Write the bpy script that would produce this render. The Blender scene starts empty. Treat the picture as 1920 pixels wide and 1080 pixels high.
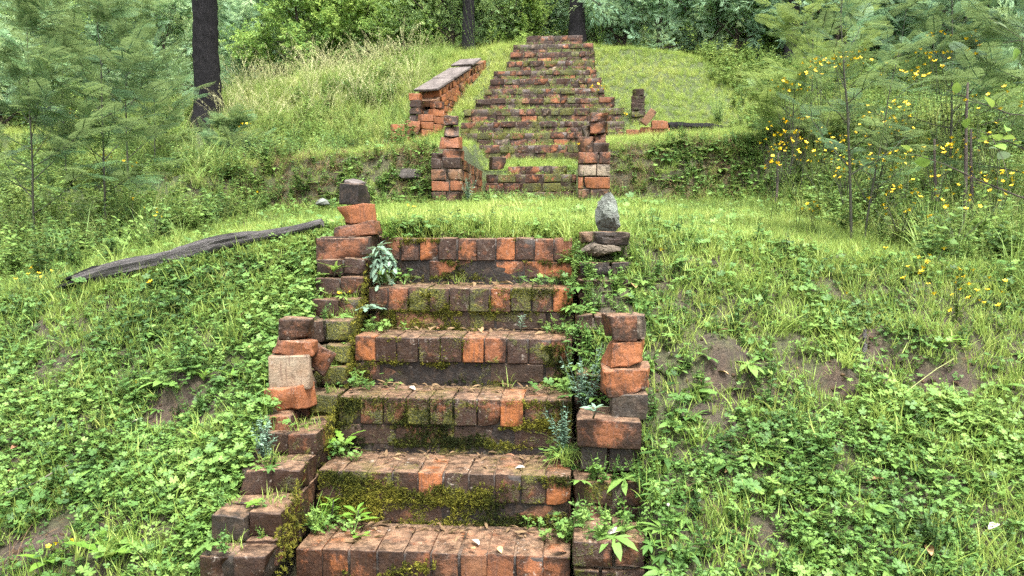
import bpy, math, random
import numpy as np
from mathutils import Vector, Matrix, Euler

# ------------------------------------------------------------------ camera, sky, sun, exposure
sc = bpy.context.scene
COL = sc.collection
R = math.radians
EYE = Vector((0.0, 0.0, 1.143))
FPX = 1500.0                                    # focal length in 1920-px units
cam_d = bpy.data.cameras.new("camera")
cam_d.sensor_width = 36.0
cam_d.lens = 36.0 * FPX / 1920.0
cam_d.clip_start = 0.05
cam_d.clip_end = 2000.0
cam = bpy.data.objects.new("camera", cam_d)
COL.objects.link(cam)
cam.location = EYE
cam.rotation_euler = (R(90 - 4.95), 0.0, R(4.38))
sc.camera = cam
CAMR = cam.rotation_euler.to_matrix()

world = bpy.data.worlds.new("World")
sc.world = world
world.use_nodes = True
wn, wl = world.node_tree.nodes, world.node_tree.links
bg = wn["Background"]
sky = wn.new("ShaderNodeTexSky")
sky.sky_type = 'NISHITA'
sky.sun_disc = False
SUN_EL, SUN_AZ = R(68), R(150)                  # azimuth: where the sun stands, clockwise from +Y
sky.sun_elevation = SUN_EL
sky.sun_rotation = SUN_AZ
sky.dust_density = 4.0
sky.air_density = 1.0
hs = wn.new("ShaderNodeHueSaturation")          # overcast: the blue is washed to a grey-white
hs.inputs["Saturation"].default_value = 0.2
wl.new(sky.outputs[0], hs.inputs["Color"])
wl.new(hs.outputs[0], bg.inputs["Color"])
bg.inputs["Strength"].default_value = 0.11

sun_d = bpy.data.lights.new("sun", 'SUN')
sun_d.energy = 1.5
sun_d.angle = R(14)
sun_d.color = (1.0, 0.96, 0.9)
sun = bpy.data.objects.new("sun", sun_d)
COL.objects.link(sun)
sd = Vector((math.sin(SUN_AZ) * math.cos(SUN_EL), math.cos(SUN_AZ) * math.cos(SUN_EL), math.sin(SUN_EL)))
sun.rotation_euler = (-sd).to_track_quat('-Z', 'Y').to_euler()

vs = sc.view_settings
vs.view_transform = 'Standard'
vs.look = 'None'
vs.exposure = 2.85
vs.gamma = 1.0
vs.use_curve_mapping = False
sc.cycles.use_denoising = False
sc.cycles.max_bounces = 5
sc.cycles.diffuse_bounces = 2
sc.cycles.glossy_bounces = 2
sc.cycles.transmission_bounces = 3
sc.cycles.transparent_max_bounces = 4
sc.cycles.use_adaptive_sampling = True
sc.cycles.adaptive_threshold = 0.015
sc.cycles.caustics_reflective = False
sc.cycles.caustics_refractive = False

rng = np.random.default_rng(7)
rnd = random.Random(11)
PI = math.pi

# ------------------------------------------------------------------ numeric helpers
def smooth(x, a, b):
    t = np.clip((np.asarray(x, float) - a) / (b - a), 0, 1)
    return t * t * (3 - 2 * t)

def _hash(ix, iy, seed):
    h = (ix.astype(np.int64) * 374761393 + iy.astype(np.int64) * 668265263 + seed * 1442695041) & 0x7fffffff
    h = ((h ^ (h >> 13)) * 1274126177) & 0x7fffffff
    return ((h ^ (h >> 16)) & 0xffff) / 65535.0

def vnoise(x, y, seed=0):
    x = np.asarray(x, float); y = np.asarray(y, float)
    ix = np.floor(x); iy = np.floor(y)
    fx = x - ix; fy = y - iy
    fx = fx * fx * (3 - 2 * fx); fy = fy * fy * (3 - 2 * fy)
    a = _hash(ix, iy, seed); b = _hash(ix + 1, iy, seed)
    c = _hash(ix, iy + 1, seed); d = _hash(ix + 1, iy + 1, seed)
    return (a * (1 - fx) + b * fx) * (1 - fy) + (c * (1 - fx) + d * fx) * fy - 0.5

def fbm(x, y, seed=0, oct=3):
    s = 0; a = 1.0
    for k in range(oct):
        s = s + a * vnoise(np.asarray(x) * 2 ** k, np.asarray(y) * 2 ** k, seed + k * 17)
        a *= 0.5
    return s

# ------------------------------------------------------------------ the lie of the land
RISE, TREAD = 0.215, 0.27
STEPZ = [-.03, .17, .40, .615, .815, 1.045]
ROWS = [  # upper stairs: front y, top z, left x, right x
    (10.00, 1.48, -1.12, 0.04), (10.12, 1.71, -1.12, 0.04), (10.32, 1.82, -0.86, -0.08),
    (11.20, 2.17, -1.62, 0.70), (11.50, 2.37, -1.64, 0.72), (11.80, 2.56, -1.66, 0.73),
    (12.10, 2.79, -1.66, 0.74), (12.38, 2.98, -1.53, 0.62), (12.66, 3.17, -1.42, 0.47),
    (12.94, 3.37, -1.36, 0.43), (13.22, 3.55, -1.33, 0.36), (13.50, 3.75, -1.14, 0.34),
    (13.78, 3.95, -1.11, 0.34), (14.04, 4.14, -1.07, 0.33), (14.30, 4.33, -0.86, 0.14)]
RY = np.array([r[0] for r in ROWS]); RZ = np.array([r[1] for r in ROWS])
RL = np.array([r[2] for r in ROWS]); RR = np.array([r[3] for r in ROWS])
YP = [-400, -3, 0, 1.5, 2.4, 4.08, 4.3, 6, 8.0, 8.12, 8.5, 8.75, 11.2, 11.9, 14.6, 16, 20, 30, 60, 400]
ZP = [-6, -1.2, -.5, -.4, -.15, 1.0, 1.08, 1.15, 1.265, 1.30, 1.86, 1.93, 2.2, 2.5, 4.2, 4.4, 4.8, 6.2, 9, 12]
ZS = [-6, -1.2, -.5, -.4, -.15, 1.0, 1.08, 1.2, 1.62, 1.64, 1.75, 1.8, 2.2, 2.5, 4.2, 4.4, 4.8, 6.2, 9, 12]
SOIL = [(0.64, 3.40, 0.14, 0.10), (1.50, 3.60, 0.17, 0.10), (1.12, 3.42, 0.06, 0.05), (-1.70, 3.25, 0.10, 0.07),
        (-1.95, 2.70, 0.09, 0.05), (0.95, 2.52, 0.07, 0.05), (2.15, 3.1, 0.12, 0.07), (1.5, 4.35, 0.12, 0.06)]

def soil_mask(X, Y):
    m = 0
    w = fbm(X * 9, Y * 9, 55, 3) * 4.0
    for (sx, sy, ax, ay) in SOIL:
        d = ((X - sx) / ax) ** 2 + ((Y - sy) / ay) ** 2
        m = np.maximum(m, 1 - smooth(d + w, 0.5, 1.5))
    return m

def H(X, Y):
    X = np.asarray(X, float); Y = np.asarray(Y, float)
    wob = 0.22 * fbm(X * 0.9, X * 0 + 3.3, 5, 2) * smooth(Y, 5, 7) * (1 - smooth(Y, 10, 11.5))
    wob = wob * smooth(np.abs(X + 0.5), 1.0, 1.6) + 0.06 * fbm(X * 5, Y * 2, 9, 2) * smooth(Y, 7.5, 8) * (1 - smooth(Y, 9, 9.6))
    Yw = Y + wob
    b = smooth(X, -5.2, -3.6) * (1 - smooth(X, 1.6, 3.4))
    z = np.interp(Yw, YP, ZP) * b + np.interp(Yw, YP, ZS) * (1 - b)
    fl = np.interp(Y, [2, 4.2, 6, 8, 10, 15, 40], [.15, .2, .12, .06, .1, .17, .12])
    fr = np.interp(Y, [2, 4, 5.5, 7, 8.5, 11, 13, 15], [.12, .14, .1, .05, -.05, -.06, .04, .14])
    z = z - fl * np.clip(-X - 1.3, 0, 9) - fr * np.clip(X - 0.35, 0, 4)
    amp = 0.05 + 0.12 * smooth(Y, 10, 30)
    z = z + amp * fbm(X * 1.7, Y * 1.7, 21, 3) + 0.02 * fbm(X * 9, Y * 9, 31, 2)
    for (sx, sy, ax, ay) in SOIL[:4]:            # little slips in the slope: proud above, hollow below
        e = np.exp(-((X - sx) / ax) ** 2 * 0.8)
        z = z + e * 0.08 * np.exp(-((Y - sy - ay * 0.9) / ay) ** 2) - e * 0.08 * np.exp(-((Y - sy + ay * 0.7) / ay) ** 2)
    z = z + soil_mask(X, Y) * (.035 * fbm(X * 14, Y * 14, 63, 3) + .02 * vnoise(X * 45, Y * 45, 64))
    # bed of the lower stairs
    bed = np.where(Y > 2.5, 0.774 * (Y - 2.7) - 0.29, -0.45)
    m = smooth(X, -1.22, -1.08) * (1 - smooth(X - .18 * (1 - smooth(Y, 3.2, 3.36)), 0.02, 0.13)) * (1 - smooth(Y, 4.13, 4.21)) * smooth(Y, 1.6, 2.1)
    z = z * (1 - m) + np.minimum(z, bed) * m
    # the recess between the cheek walls and the bed of the upper stairs
    hc = np.interp(Y, [7.9, 9.93, 9.97, 10.30, 10.42, 11.12, 11.2], [1.27, 1.35, 1.15, 1.5, 1.76, 1.93, 1.85])
    m = smooth(X, -1.36, -1.16) * (1 - smooth(X, 0.08, 0.28)) * smooth(Y, 7.9, 8.05) * (1 - smooth(Y, 11.32, 11.4))
    z = z * (1 - m) + hc * m
    xl = np.interp(Y, RY, RL); xr = np.interp(Y, RY, RR)
    m = smooth(X, xl, xl + 0.12) * (1 - smooth(X, xr - 0.12, xr)) * smooth(Y, 11.16, 11.25) * (1 - smooth(Y, 14.5, 14.62))
    z = z * (1 - m) + (np.interp(Y, RY, RZ) - 0.32) * m
    return z

def h1(x, y):
    return float(H(np.array([x]), np.array([y]))[0])

def ray(px, py):
    return (CAMR @ Vector(((px - 960) / FPX, -(py - 540) / FPX, -1.0)))

def at(px, py, y):
    """point of the view ray through a photo pixel at world depth y"""
    d = ray(px, py)
    return EYE + d * (y / d.y)

def hit(px, py, y0=2.0, y1=30.0):
    d = ray(px, py)
    ys = np.arange(y0, y1, 0.02)
    X = d.x / d.y * ys; Z = EYE.z + d.z / d.y * ys
    k = np.where(Z <= H(X, ys))[0]
    i = k[0] if len(k) else len(ys) - 1
    return Vector((X[i], ys[i], float(H(X[i:i + 1], ys[i:i + 1])[0])))

# ------------------------------------------------------------------ object helpers
def tag(o, label=None, cat=None, group=None, kind=None):
    if label: o["label"] = label
    if cat: o["category"] = cat
    if group: o["group"] = group
    if kind: o["kind"] = kind
    return o

def empty(name, loc=(0, 0, 0), rz=0.0):
    o = bpy.data.objects.new(name, None)
    COL.objects.link(o)
    o.location = loc
    o.rotation_euler = (0, 0, rz)
    o.empty_display_size = 0.05
    return o

def obj(name, me, mat=None, parent=None, loc=None, rot=None):
    o = bpy.data.objects.new(name, me)
    COL.objects.link(o)
    if mat is not None and len(me.materials) == 0:
        me.materials.append(mat)
    if parent is not None: o.parent = parent
    if loc is not None: o.location = loc
    if rot is not None: o.rotation_euler = rot
    return o

def mesh_np(name, V, F, T=None, smooth_=False):
    V = np.asarray(V, np.float32); F = np.asarray(F, np.int32)
    n = F.shape[1]
    me = bpy.data.meshes.new(name)
    me.vertices.add(len(V)); me.vertices.foreach_set("co", V.ravel())
    me.loops.add(F.size); me.loops.foreach_set("vertex_index", F.ravel())
    me.polygons.add(len(F)); me.polygons.foreach_set("loop_start", np.arange(0, F.size, n, dtype=np.int32))
    if T is not None:
        a = me.attributes.new("tint", 'FLOAT', 'POINT')
        a.data.foreach_set("value", np.asarray(T, np.float32))
    me.update(calc_edges=True)
    if smooth_:
        me.polygons.foreach_set("use_smooth", np.ones(len(F), bool))
    return me

class Geo:
    """triangle soup with a tint per vertex"""
    def __init__(s): s.V = []; s.F = []; s.T = []; s.n = 0
    def add(s, V, F, T=0.5):
        V = np.asarray(V, float).reshape(-1, 3); F = np.asarray(F, int).reshape(-1, 3)
        s.V.append(V); s.F.append(F + s.n)
        s.T.append(np.full(len(V), T) if np.isscalar(T) else np.asarray(T)); s.n += len(V)
        return s
    def arr(s): return np.concatenate(s.V), np.concatenate(s.F), np.concatenate(s.T)
    def place(s, tpl, M, pos, tint=None):
        """copies of a template (V,F,T): M (k,3,3), pos (k,3)"""
        V, F, T = tpl; k = len(pos)
        W = np.einsum('kij,nj->kni', M, V) + np.asarray(pos)[:, None, :]
        FF = F[None] + (np.arange(k) * len(V))[:, None, None]
        TT = np.tile(T, (k, 1))
        if tint is not None: TT = TT + np.asarray(tint)[:, None]
        s.V.append(W.reshape(-1, 3)); s.F.append(FF.reshape(-1, 3) + s.n); s.T.append(TT.ravel()); s.n += k * len(V)
        return s
    def mesh(s, name, smooth_=False): V, F, T = s.arr(); return mesh_np(name, V, F, np.clip(T, 0, 1), smooth_)

def frames(d, roll=None, scale=1.0):
    """matrices whose local +Y runs along d; local Z as near up as it can, then rolled"""
    d = np.asarray(d, float); d = d / np.linalg.norm(d, axis=1, keepdims=True)
    up = np.tile([0.0, 0.0, 1.0], (len(d), 1))
    up[np.abs(d[:, 2]) > 0.97] = [0.3, 0.9, 0.1]
    x = np.cross(d, up); x /= np.linalg.norm(x, axis=1, keepdims=True)
    z = np.cross(x, d)
    if roll is not None:
        c, s = np.cos(roll)[:, None], np.sin(roll)[:, None]
        x, z = x * c + z * s, z * c - x * s
    M = np.stack([x, d, z], axis=2)
    sca = np.asarray(scale, float)
    return M * (sca[:, None, None] if sca.ndim else sca)

def eul(rx, ry, rz):
    return np.array(Euler((rx, ry, rz)).to_matrix())

# ------------------------------------------------------------------ materials
def nmat(name):
    m = bpy.data.materials.new(name); m.use_nodes = True
    nt = m.node_tree; nt.nodes.clear()
    out = nt.nodes.new("ShaderNodeOutputMaterial")
    return m, nt.nodes, nt.links, out

def N(nodes, t, **kw):
    n = nodes.new(t)
    for k, v in kw.items(): setattr(n, k, v)
    return n

def ramp(nodes, stops, interp='LINEAR'):
    r = nodes.new("ShaderNodeValToRGB"); r.color_ramp.interpolation = interp
    e = r.color_ramp.elements
    while len(e) < len(stops): e.new(0.5)
    for q, (p, c) in zip(e, stops):
        q.position = p; q.color = (*c, 1) if len(c) == 3 else c
    return r

def mixrgb(nodes, links, a, b, f, blend='MIX'):
    m = nodes.new("ShaderNodeMix"); m.data_type = 'RGBA'; m.blend_type = blend
    for i, v in ((0, f), (6, a), (7, b)):
        if hasattr(v, "is_linked"): links.new(v, m.inputs[i])
        elif i == 0: m.inputs[0].default_value = v
        else: m.inputs[i].default_value = (*v, 1)
    return m.outputs[2]

def noise_tex(nodes, links, vec, scale, detail=4, rough=0.6, dist=0.0):
    n = nodes.new("ShaderNodeTexNoise")
    n.inputs["Scale"].default_value = scale; n.inputs["Detail"].default_value = detail
    n.inputs["Roughness"].default_value = rough; n.inputs["Distortion"].default_value = dist
    if vec is not None: links.new(vec, n.inputs["Vector"])
    return n.outputs["Fac"]

def maprange(nodes, links, v, a, b, c=0.0, d=1.0):
    m = nodes.new("ShaderNodeMapRange"); m.clamp = True
    m.interpolation_type = 'SMOOTHSTEP'
    links.new(v, m.inputs[0])
    for i, x in ((1, a), (2, b), (3, c), (4, d)): m.inputs[i].default_value = x
    return m.outputs[0]

def math_(nodes, links, op, a, b=None):
    m = nodes.new("ShaderNodeMath"); m.operation = op
    for i, v in ((0, a), (1, b)):
        if v is None: continue
        if hasattr(v, "is_linked"): links.new(v, m.inputs[i])
        else: m.inputs[i].default_value = v
    return m.outputs[0]

def leaf_mat(name, cols, trans=0.35, rough=0.55, spec=0.28, inst=True, patch=0.35):
    """cols: three greens along the tint attribute; tint comes from the instancer or the mesh"""
    m, nd, lk, out = nmat(name)
    a = N(nd, "ShaderNodeAttribute", attribute_name="tint", attribute_type='INSTANCER' if inst else 'GEOMETRY')
    oi = N(nd, "ShaderNodeObjectInfo")
    g = N(nd, "ShaderNodeNewGeometry")
    nz = noise_tex(nd, lk, g.outputs["Position"], 2.3, 3)
    nf = noise_tex(nd, lk, g.outputs["Position"], 37.0, 2)
    t = math_(nd, lk, 'ADD', a.outputs["Fac"], math_(nd, lk, 'MULTIPLY', math_(nd, lk, 'SUBTRACT', nz, 0.5), patch))
    t = math_(nd, lk, 'ADD', t, math_(nd, lk, 'MULTIPLY', math_(nd, lk, 'SUBTRACT', nf, 0.5), 0.5))
    t = math_(nd, lk, 'ADD', t, math_(nd, lk, 'MULTIPLY', math_(nd, lk, 'SUBTRACT', oi.outputs["Random"], 0.5), 0.3))
    k = len(cols) - 1
    cr = ramp(nd, [(i / k, tuple(v * 0.72 for v in c)) for i, c in enumerate(cols)])
    lk.new(t, cr.inputs[0])
    p = N(nd, "ShaderNodeBsdfPrincipled")
    p.inputs["Roughness"].default_value = rough
    p.inputs["Specular IOR Level"].default_value = spec
    lk.new(cr.outputs[0], p.inputs["Base Color"])
    tr = N(nd, "ShaderNodeBsdfTranslucent")
    lk.new(mixrgb(nd, lk, cr.outputs[0], (1.0, 1.0, 0.35), 0.12), tr.inputs["Color"])
    mx = N(nd, "ShaderNodeMixShader"); mx.inputs[0].default_value = trans
    lk.new(p.outputs[0], mx.inputs[1]); lk.new(tr.outputs[0], mx.inputs[2])
    lk.new(mx.outputs[0], out.inputs["Surface"])
    return m

def rough_mat(name, c1, c2, c3=None, scale=8, bump=0.3, rough=0.85, stretch=None, bscale=None, obj_coord=True, spec=0.4):
    m, nd, lk, out = nmat(name)
    if obj_coord:
        tc = N(nd, "ShaderNodeTexCoord").outputs["Object"]
    else:
        tc = N(nd, "ShaderNodeNewGeometry").outputs["Position"]
    if stretch:
        mp = N(nd, "ShaderNodeMapping"); mp.inputs["Scale"].default_value = stretch
        lk.new(tc, mp.inputs[0]); tc = mp.outputs[0]
    n1 = noise_tex(nd, lk, tc, scale, 6, 0.65)
    n2 = noise_tex(nd, lk, tc, (bscale or scale * 5), 5, 0.7)
    c1, c2, c3 = [tuple(v * 0.76 for v in c) if c else None for c in (c1, c2, c3)]
    stops = [(0.3, c1), (0.6, c2)] + ([(0.78, c3)] if c3 else [])
    cr = ramp(nd, stops); lk.new(n1, cr.inputs[0])
    col = mixrgb(nd, lk, cr.outputs[0], (0.5, 0.5, 0.5), math_(nd, lk, 'MULTIPLY', n2, 0.9), 'OVERLAY')
    p = N(nd, "ShaderNodeBsdfPrincipled"); p.inputs["Roughness"].default_value = rough
    p.inputs["Specular IOR Level"].default_value = spec
    lk.new(col, p.inputs["Base Color"])
    b = N(nd, "ShaderNodeBump"); b.inputs["Strength"].default_value = bump; b.inputs["Distance"].default_value = 0.02
    lk.new(math_(nd, lk, 'ADD', n1, n2), b.inputs["Height"]); lk.new(b.outputs[0], p.inputs["Normal"])
    lk.new(p.outputs[0], out.inputs["Surface"])
    return m

def brick_material():
    """old clay brick: tone, moss and grime amounts are properties of each brick"""
    m, nd, lk, out = nmat("old_brick")
    tc = N(nd, "ShaderNodeTexCoord").outputs["Object"]
    oi = N(nd, "ShaderNodeObjectInfo")
    g = N(nd, "ShaderNodeNewGeometry")
    tone = N(nd, "ShaderNodeAttribute", attribute_name="tone", attribute_type='OBJECT').outputs["Fac"]
    moss = N(nd, "ShaderNodeAttribute", attribute_name="moss", attribute_type='OBJECT').outputs["Fac"]
    grime = N(nd, "ShaderNodeAttribute", attribute_name="grime", attribute_type='OBJECT').outputs["Fac"]
    off = N(nd, "ShaderNodeVectorMath", operation='SCALE')
    off.inputs[0].default_value = (17.3, 9.1, 23.7); lk.new(oi.outputs["Random"], off.inputs[3])
    ov = N(nd, "ShaderNodeVectorMath", operation='ADD'); lk.new(tc, ov.inputs[0]); lk.new(off.outputs[0], ov.inputs[1])
    v = ov.outputs[0]; P = g.outputs["Position"]
    n_big = noise_tex(nd, lk, v, 9, 4)
    n_fine = noise_tex(nd, lk, v, 70, 6, 0.75)
    mp = N(nd, "ShaderNodeMapping"); mp.inputs["Scale"].default_value = (90, 90, 9)
    lk.new(v, mp.inputs[0])
    n_drag = noise_tex(nd, lk, mp.outputs[0], 1.0, 3)     # vertical drag marks of the wire-cut face
    base = ramp(nd, [(0.0, (0.28, 0.098, 0.031)), (0.2, (0.235, 0.085, 0.034)), (0.45, (0.175, 0.068, 0.031)),
                     (0.7, (0.195, 0.105, 0.056)), (0.86, (0.26, 0.21, 0.15)), (1.0, (0.045, 0.029, 0.023))])
    t = math_(nd, lk, 'ADD', tone, math_(nd, lk, 'MULTIPLY', math_(nd, lk, 'SUBTRACT', n_big, 0.5), 0.34))
    lk.new(t, base.inputs[0])
    n_mid = noise_tex(nd, lk, v, 28, 5, 0.7)
    var = ramp(nd, [(0.25, (0.5, 0.48, 0.46)), (0.5, (1.0, 1.0, 1.0)), (0.75, (1.4, 1.34, 1.26))])
    lk.new(math_(nd, lk, 'ADD', math_(nd, lk, 'MULTIPLY', n_fine, 0.35), math_(nd, lk, 'MULTIPLY', n_mid, 0.65)), var.inputs[0])
    col = mixrgb(nd, lk, base.outputs[0], var.outputs[0], 1.0, 'MULTIPLY')
    col = mixrgb(nd, lk, col, (0.10, 0.055, 0.04), maprange(nd, lk, n_drag, 0.5, 0.72, 0, 0.65))
    # grime: black crust in ragged patches that run over neighbouring bricks
    ng = noise_tex(nd, lk, P, 6.5, 8, 0.68, 0.4)
    ng2 = noise_tex(nd, lk, v, 30.0, 5, 0.7)
    gm = math_(nd, lk, 'ADD', math_(nd, lk, 'ADD', math_(nd, lk, 'MULTIPLY', ng, 0.95), math_(nd, lk, 'MULTIPLY', ng2, 0.38)), math_(nd, lk, 'MULTIPLY', grime, 0.5))
    edge = N(nd, "ShaderNodeAttribute", attribute_name="edge", attribute_type='GEOMETRY').outputs["Fac"]
    gm = math_(nd, lk, 'ADD', gm, math_(nd, lk, 'MULTIPLY', edge, 0.07))
    gmask = maprange(nd, lk, gm, 0.78, 0.97)
    col = mixrgb(nd, lk, col, mixrgb(nd, lk, (0.006, 0.005, 0.004), (0.042, 0.026, 0.015), maprange(nd, lk, ng2, 0.45, 0.75)), math_(nd, lk, 'MULTIPLY', gmask, 0.88))
    # earth on the upturned faces, paled to paint treads as lit from above
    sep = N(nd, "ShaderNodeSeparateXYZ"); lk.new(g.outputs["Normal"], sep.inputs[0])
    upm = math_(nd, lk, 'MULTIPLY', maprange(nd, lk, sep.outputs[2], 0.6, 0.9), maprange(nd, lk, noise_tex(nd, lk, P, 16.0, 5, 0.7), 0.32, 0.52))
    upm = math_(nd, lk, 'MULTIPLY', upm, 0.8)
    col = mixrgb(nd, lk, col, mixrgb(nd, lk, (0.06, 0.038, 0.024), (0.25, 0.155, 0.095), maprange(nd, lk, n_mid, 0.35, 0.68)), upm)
    # pale lime and lichen flecks
    nl = noise_tex(nd, lk, P, 43.0, 5, 0.7)
    nl2 = noise_tex(nd, lk, P, 6.0, 3)
    lm = math_(nd, lk, 'MULTIPLY', maprange(nd, lk, nl, 0.58, 0.68), maprange(nd, lk, nl2, 0.45, 0.65))
    col = mixrgb(nd, lk, col, (0.42, 0.37, 0.31), math_(nd, lk, 'MULTIPLY', lm, 0.6))
    # moss
    nm = noise_tex(nd, lk, P, 7.0, 6, 0.65, 0.4)
    nm2 = noise_tex(nd, lk, P, 120.0, 4, 0.7)
    mm = math_(nd, lk, 'ADD', math_(nd, lk, 'ADD', nm, math_(nd, lk, 'MULTIPLY', nm2, 0.22)), math_(nd, lk, 'MULTIPLY', moss, 0.5))
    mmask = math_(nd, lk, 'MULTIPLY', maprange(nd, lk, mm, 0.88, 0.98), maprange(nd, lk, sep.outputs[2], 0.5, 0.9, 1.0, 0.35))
    mcol = ramp(nd, [(0.3, (0.008, 0.011, 0.004)), (0.48, (0.05, 0.055, 0.008)), (0.66, (0.19, 0.18, 0.02))])
    lk.new(nm2, mcol.inputs[0])
    mcol2 = mixrgb(nd, lk, mcol.outputs[0], (0.03, 0.032, 0.012), maprange(nd, lk, ng, 0.42, 0.62, 0, 0.75))
    col = mixrgb(nd, lk, col, mcol2, mmask)
    col = mixrgb(nd, lk, col, (0.8, 0.8, 0.8), 1.0, 'MULTIPLY')
    p = N(nd, "ShaderNodeBsdfPrincipled")
    lk.new(col, p.inputs["Base Color"])
    lk.new(maprange(nd, lk, n_big, 0.3, 0.7, 0.36, 0.68), p.inputs["Roughness"])
    p.inputs["Specular IOR Level"].default_value = 0.26
    hgt = math_(nd, lk, 'ADD', math_(nd, lk, 'ADD', math_(nd, lk, 'MULTIPLY', n_fine, 0.6), n_big),
                math_(nd, lk, 'ADD', math_(nd, lk, 'MULTIPLY', mmask, nm2), math_(nd, lk, 'MULTIPLY', gmask, -0.25)))
    b = N(nd, "ShaderNodeBump"); b.inputs["Strength"].default_value = 0.6; b.inputs["Distance"].default_value = 0.016
    lk.new(hgt, b.inputs["Height"]); lk.new(b.outputs[0], p.inputs["Normal"])
    lk.new(p.outputs[0], out.inputs["Surface"])
    return m

def soil_material():
    m, nd, lk, out = nmat("soil")
    P = N(nd, "ShaderNodeNewGeometry").outputs["Position"]
    a = N(nd, "ShaderNodeAttribute", attribute_name="bare", attribute_type='GEOMETRY').outputs["Fac"]
    n1 = noise_tex(nd, lk, P, 5, 6); n2 = noise_tex(nd, lk, P, 60, 6, 0.7); n3 = noise_tex(nd, lk, P, 1.3, 4)
    cr = ramp(nd, [(0.3, (0.012, 0.009, 0.006)), (0.52, (0.042, 0.028, 0.018)), (0.72, (0.105, 0.070, 0.042))])
    lk.new(math_(nd, lk, 'ADD', math_(nd, lk, 'MULTIPLY', n1, 0.5), math_(nd, lk, 'MULTIPLY', n2, 0.5)), cr.inputs[0])
    gr = ramp(nd, [(0.35, (0.016, 0.02, 0.007)), (0.65, (0.05, 0.06, 0.016))]); lk.new(n2, gr.inputs[0])
    cover = math_(nd, lk, 'MULTIPLY', math_(nd, lk, 'SUBTRACT', 1.0, a), maprange(nd, lk, n1, 0.35, 0.6, 0, 0.8))
    col = mixrgb(nd, lk, cr.outputs[0], gr.outputs[0], cover)
    th = N(nd, "ShaderNodeAttribute", attribute_name="thatch", attribute_type='GEOMETRY').outputs["Fac"]
    tg = ramp(nd, [(0.35, (0.012, 0.02, 0.005)), (0.65, (0.05, 0.075, 0.016))]); lk.new(n2, tg.inputs[0])
    col = mixrgb(nd, lk, col, tg.outputs[0], math_(nd, lk, 'MULTIPLY', th, 0.8))
    p = N(nd, "ShaderNodeBsdfPrincipled"); p.inputs["Roughness"].default_value = 0.95
    lk.new(col, p.inputs["Base Color"])
    b = N(nd, "ShaderNodeBump"); b.inputs["Strength"].default_value = 0.9; b.inputs["Distance"].default_value = 0.02
    lk.new(math_(nd, lk, 'ADD', n1, n2), b.inputs["Height"]); lk.new(b.outputs[0], p.inputs["Normal"])
    lk.new(p.outputs[0], out.inputs["Surface"])
    return m

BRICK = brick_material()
SOILM = soil_material()
MORTAR = rough_mat("mortar_bed", (0.05, 0.042, 0.03), (0.13, 0.10, 0.075), (0.24, 0.20, 0.16), 14, 0.8, obj_coord=False)
STONE = rough_mat("lichen_stone", (0.06, 0.06, 0.052), (0.20, 0.225, 0.19), (0.40, 0.45, 0.38), 16, 0.9, bscale=70)
TANSTONE = rough_mat("tan_stone", (0.05, 0.038, 0.028), (0.15, 0.12, 0.085), (0.25, 0.215, 0.17), 12, 0.9)
STONEDARK = rough_mat("dark_rock", (0.02, 0.017, 0.014), (0.06, 0.05, 0.042), (0.12, 0.10, 0.085), 10, 0.9)
SLABM = rough_mat("weathered_coping", (0.05, 0.04, 0.036), (0.13, 0.108, 0.098), (0.21, 0.185, 0.17), 7, 0.6)
CHAR = rough_mat("charred_bark", (0.004, 0.004, 0.005), (0.011, 0.010, 0.011), (0.055, 0.048, 0.044), 9, 1.0, 0.8, stretch=(4, 4, 1.2), bscale=40, spec=0.15)
BARK = rough_mat("bark", (0.03, 0.024, 0.02), (0.085, 0.065, 0.05), (0.15, 0.12, 0.095), 10, 0.8, stretch=(3, 3, .7))
STEMG = rough_mat("green_stem", (0.016, 0.018, 0.010), (0.045, 0.045, 0.022), None, 20, 0.2, 0.6)
LOGM = rough_mat("weathered_log", (0.02, 0.018, 0.018), (0.11, 0.10, 0.095), (0.33, 0.30, 0.28), 6, 1.0, 0.6, stretch=(1.0, 7, 7), bscale=30)
DEADLEAF = [rough_mat("dead_leaf_tan", (0.35, 0.20, 0.08), (0.50, 0.33, 0.16), None, 30, 0.3, 0.6),
            rough_mat("dead_leaf_pale", (0.42, 0.36, 0.30), (0.60, 0.55, 0.48), None, 30, 0.3, 0.6),
            rough_mat("dead_leaf_brown", (0.10, 0.05, 0.03), (0.24, 0.11, 0.055), None, 30, 0.3, 0.55)]
TWIGM = rough_mat("dead_twig", (0.07, 0.055, 0.045), (0.20, 0.165, 0.14), None, 12, 0.5)
FLOWER = rough_mat("yellow_petal", (0.98, 0.62, 0.012), (1.0, 0.72, 0.02), None, 40, 0.1, 0.5)

LAWN = [(0.065, 0.12, 0.022), (0.185, 0.30, 0.052), (0.30, 0.42, 0.08), (0.42, 0.47, 0.13)]
CLOV = [(0.028, 0.075, 0.016), (0.090, 0.195, 0.042), (0.17, 0.30, 0.062), (0.23, 0.35, 0.08)]
M_LAWN = leaf_mat("lawn_blade", LAWN, 0.4)
M_CLOV = leaf_mat("clover_leaf", CLOV, 0.3)
M_LONG = leaf_mat("long_grass_blade", [(0.057, 0.121, 0.023), (0.149, 0.276, 0.052), (0.253, 0.391, 0.081), (0.437, 0.46, 0.172)], 0.35)
M_FORB = leaf_mat("undergrowth_leaf", [(0.035, 0.085, 0.02), (0.10, 0.20, 0.045), (0.19, 0.31, 0.065), (0.29, 0.35, 0.09)], 0.3)
M_STRAW = leaf_mat("seed_straw", [(0.30, 0.34, 0.13), (0.47, 0.48, 0.22), (0.66, 0.64, 0.36)], 0.25, 0.7, 0.2)
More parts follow.
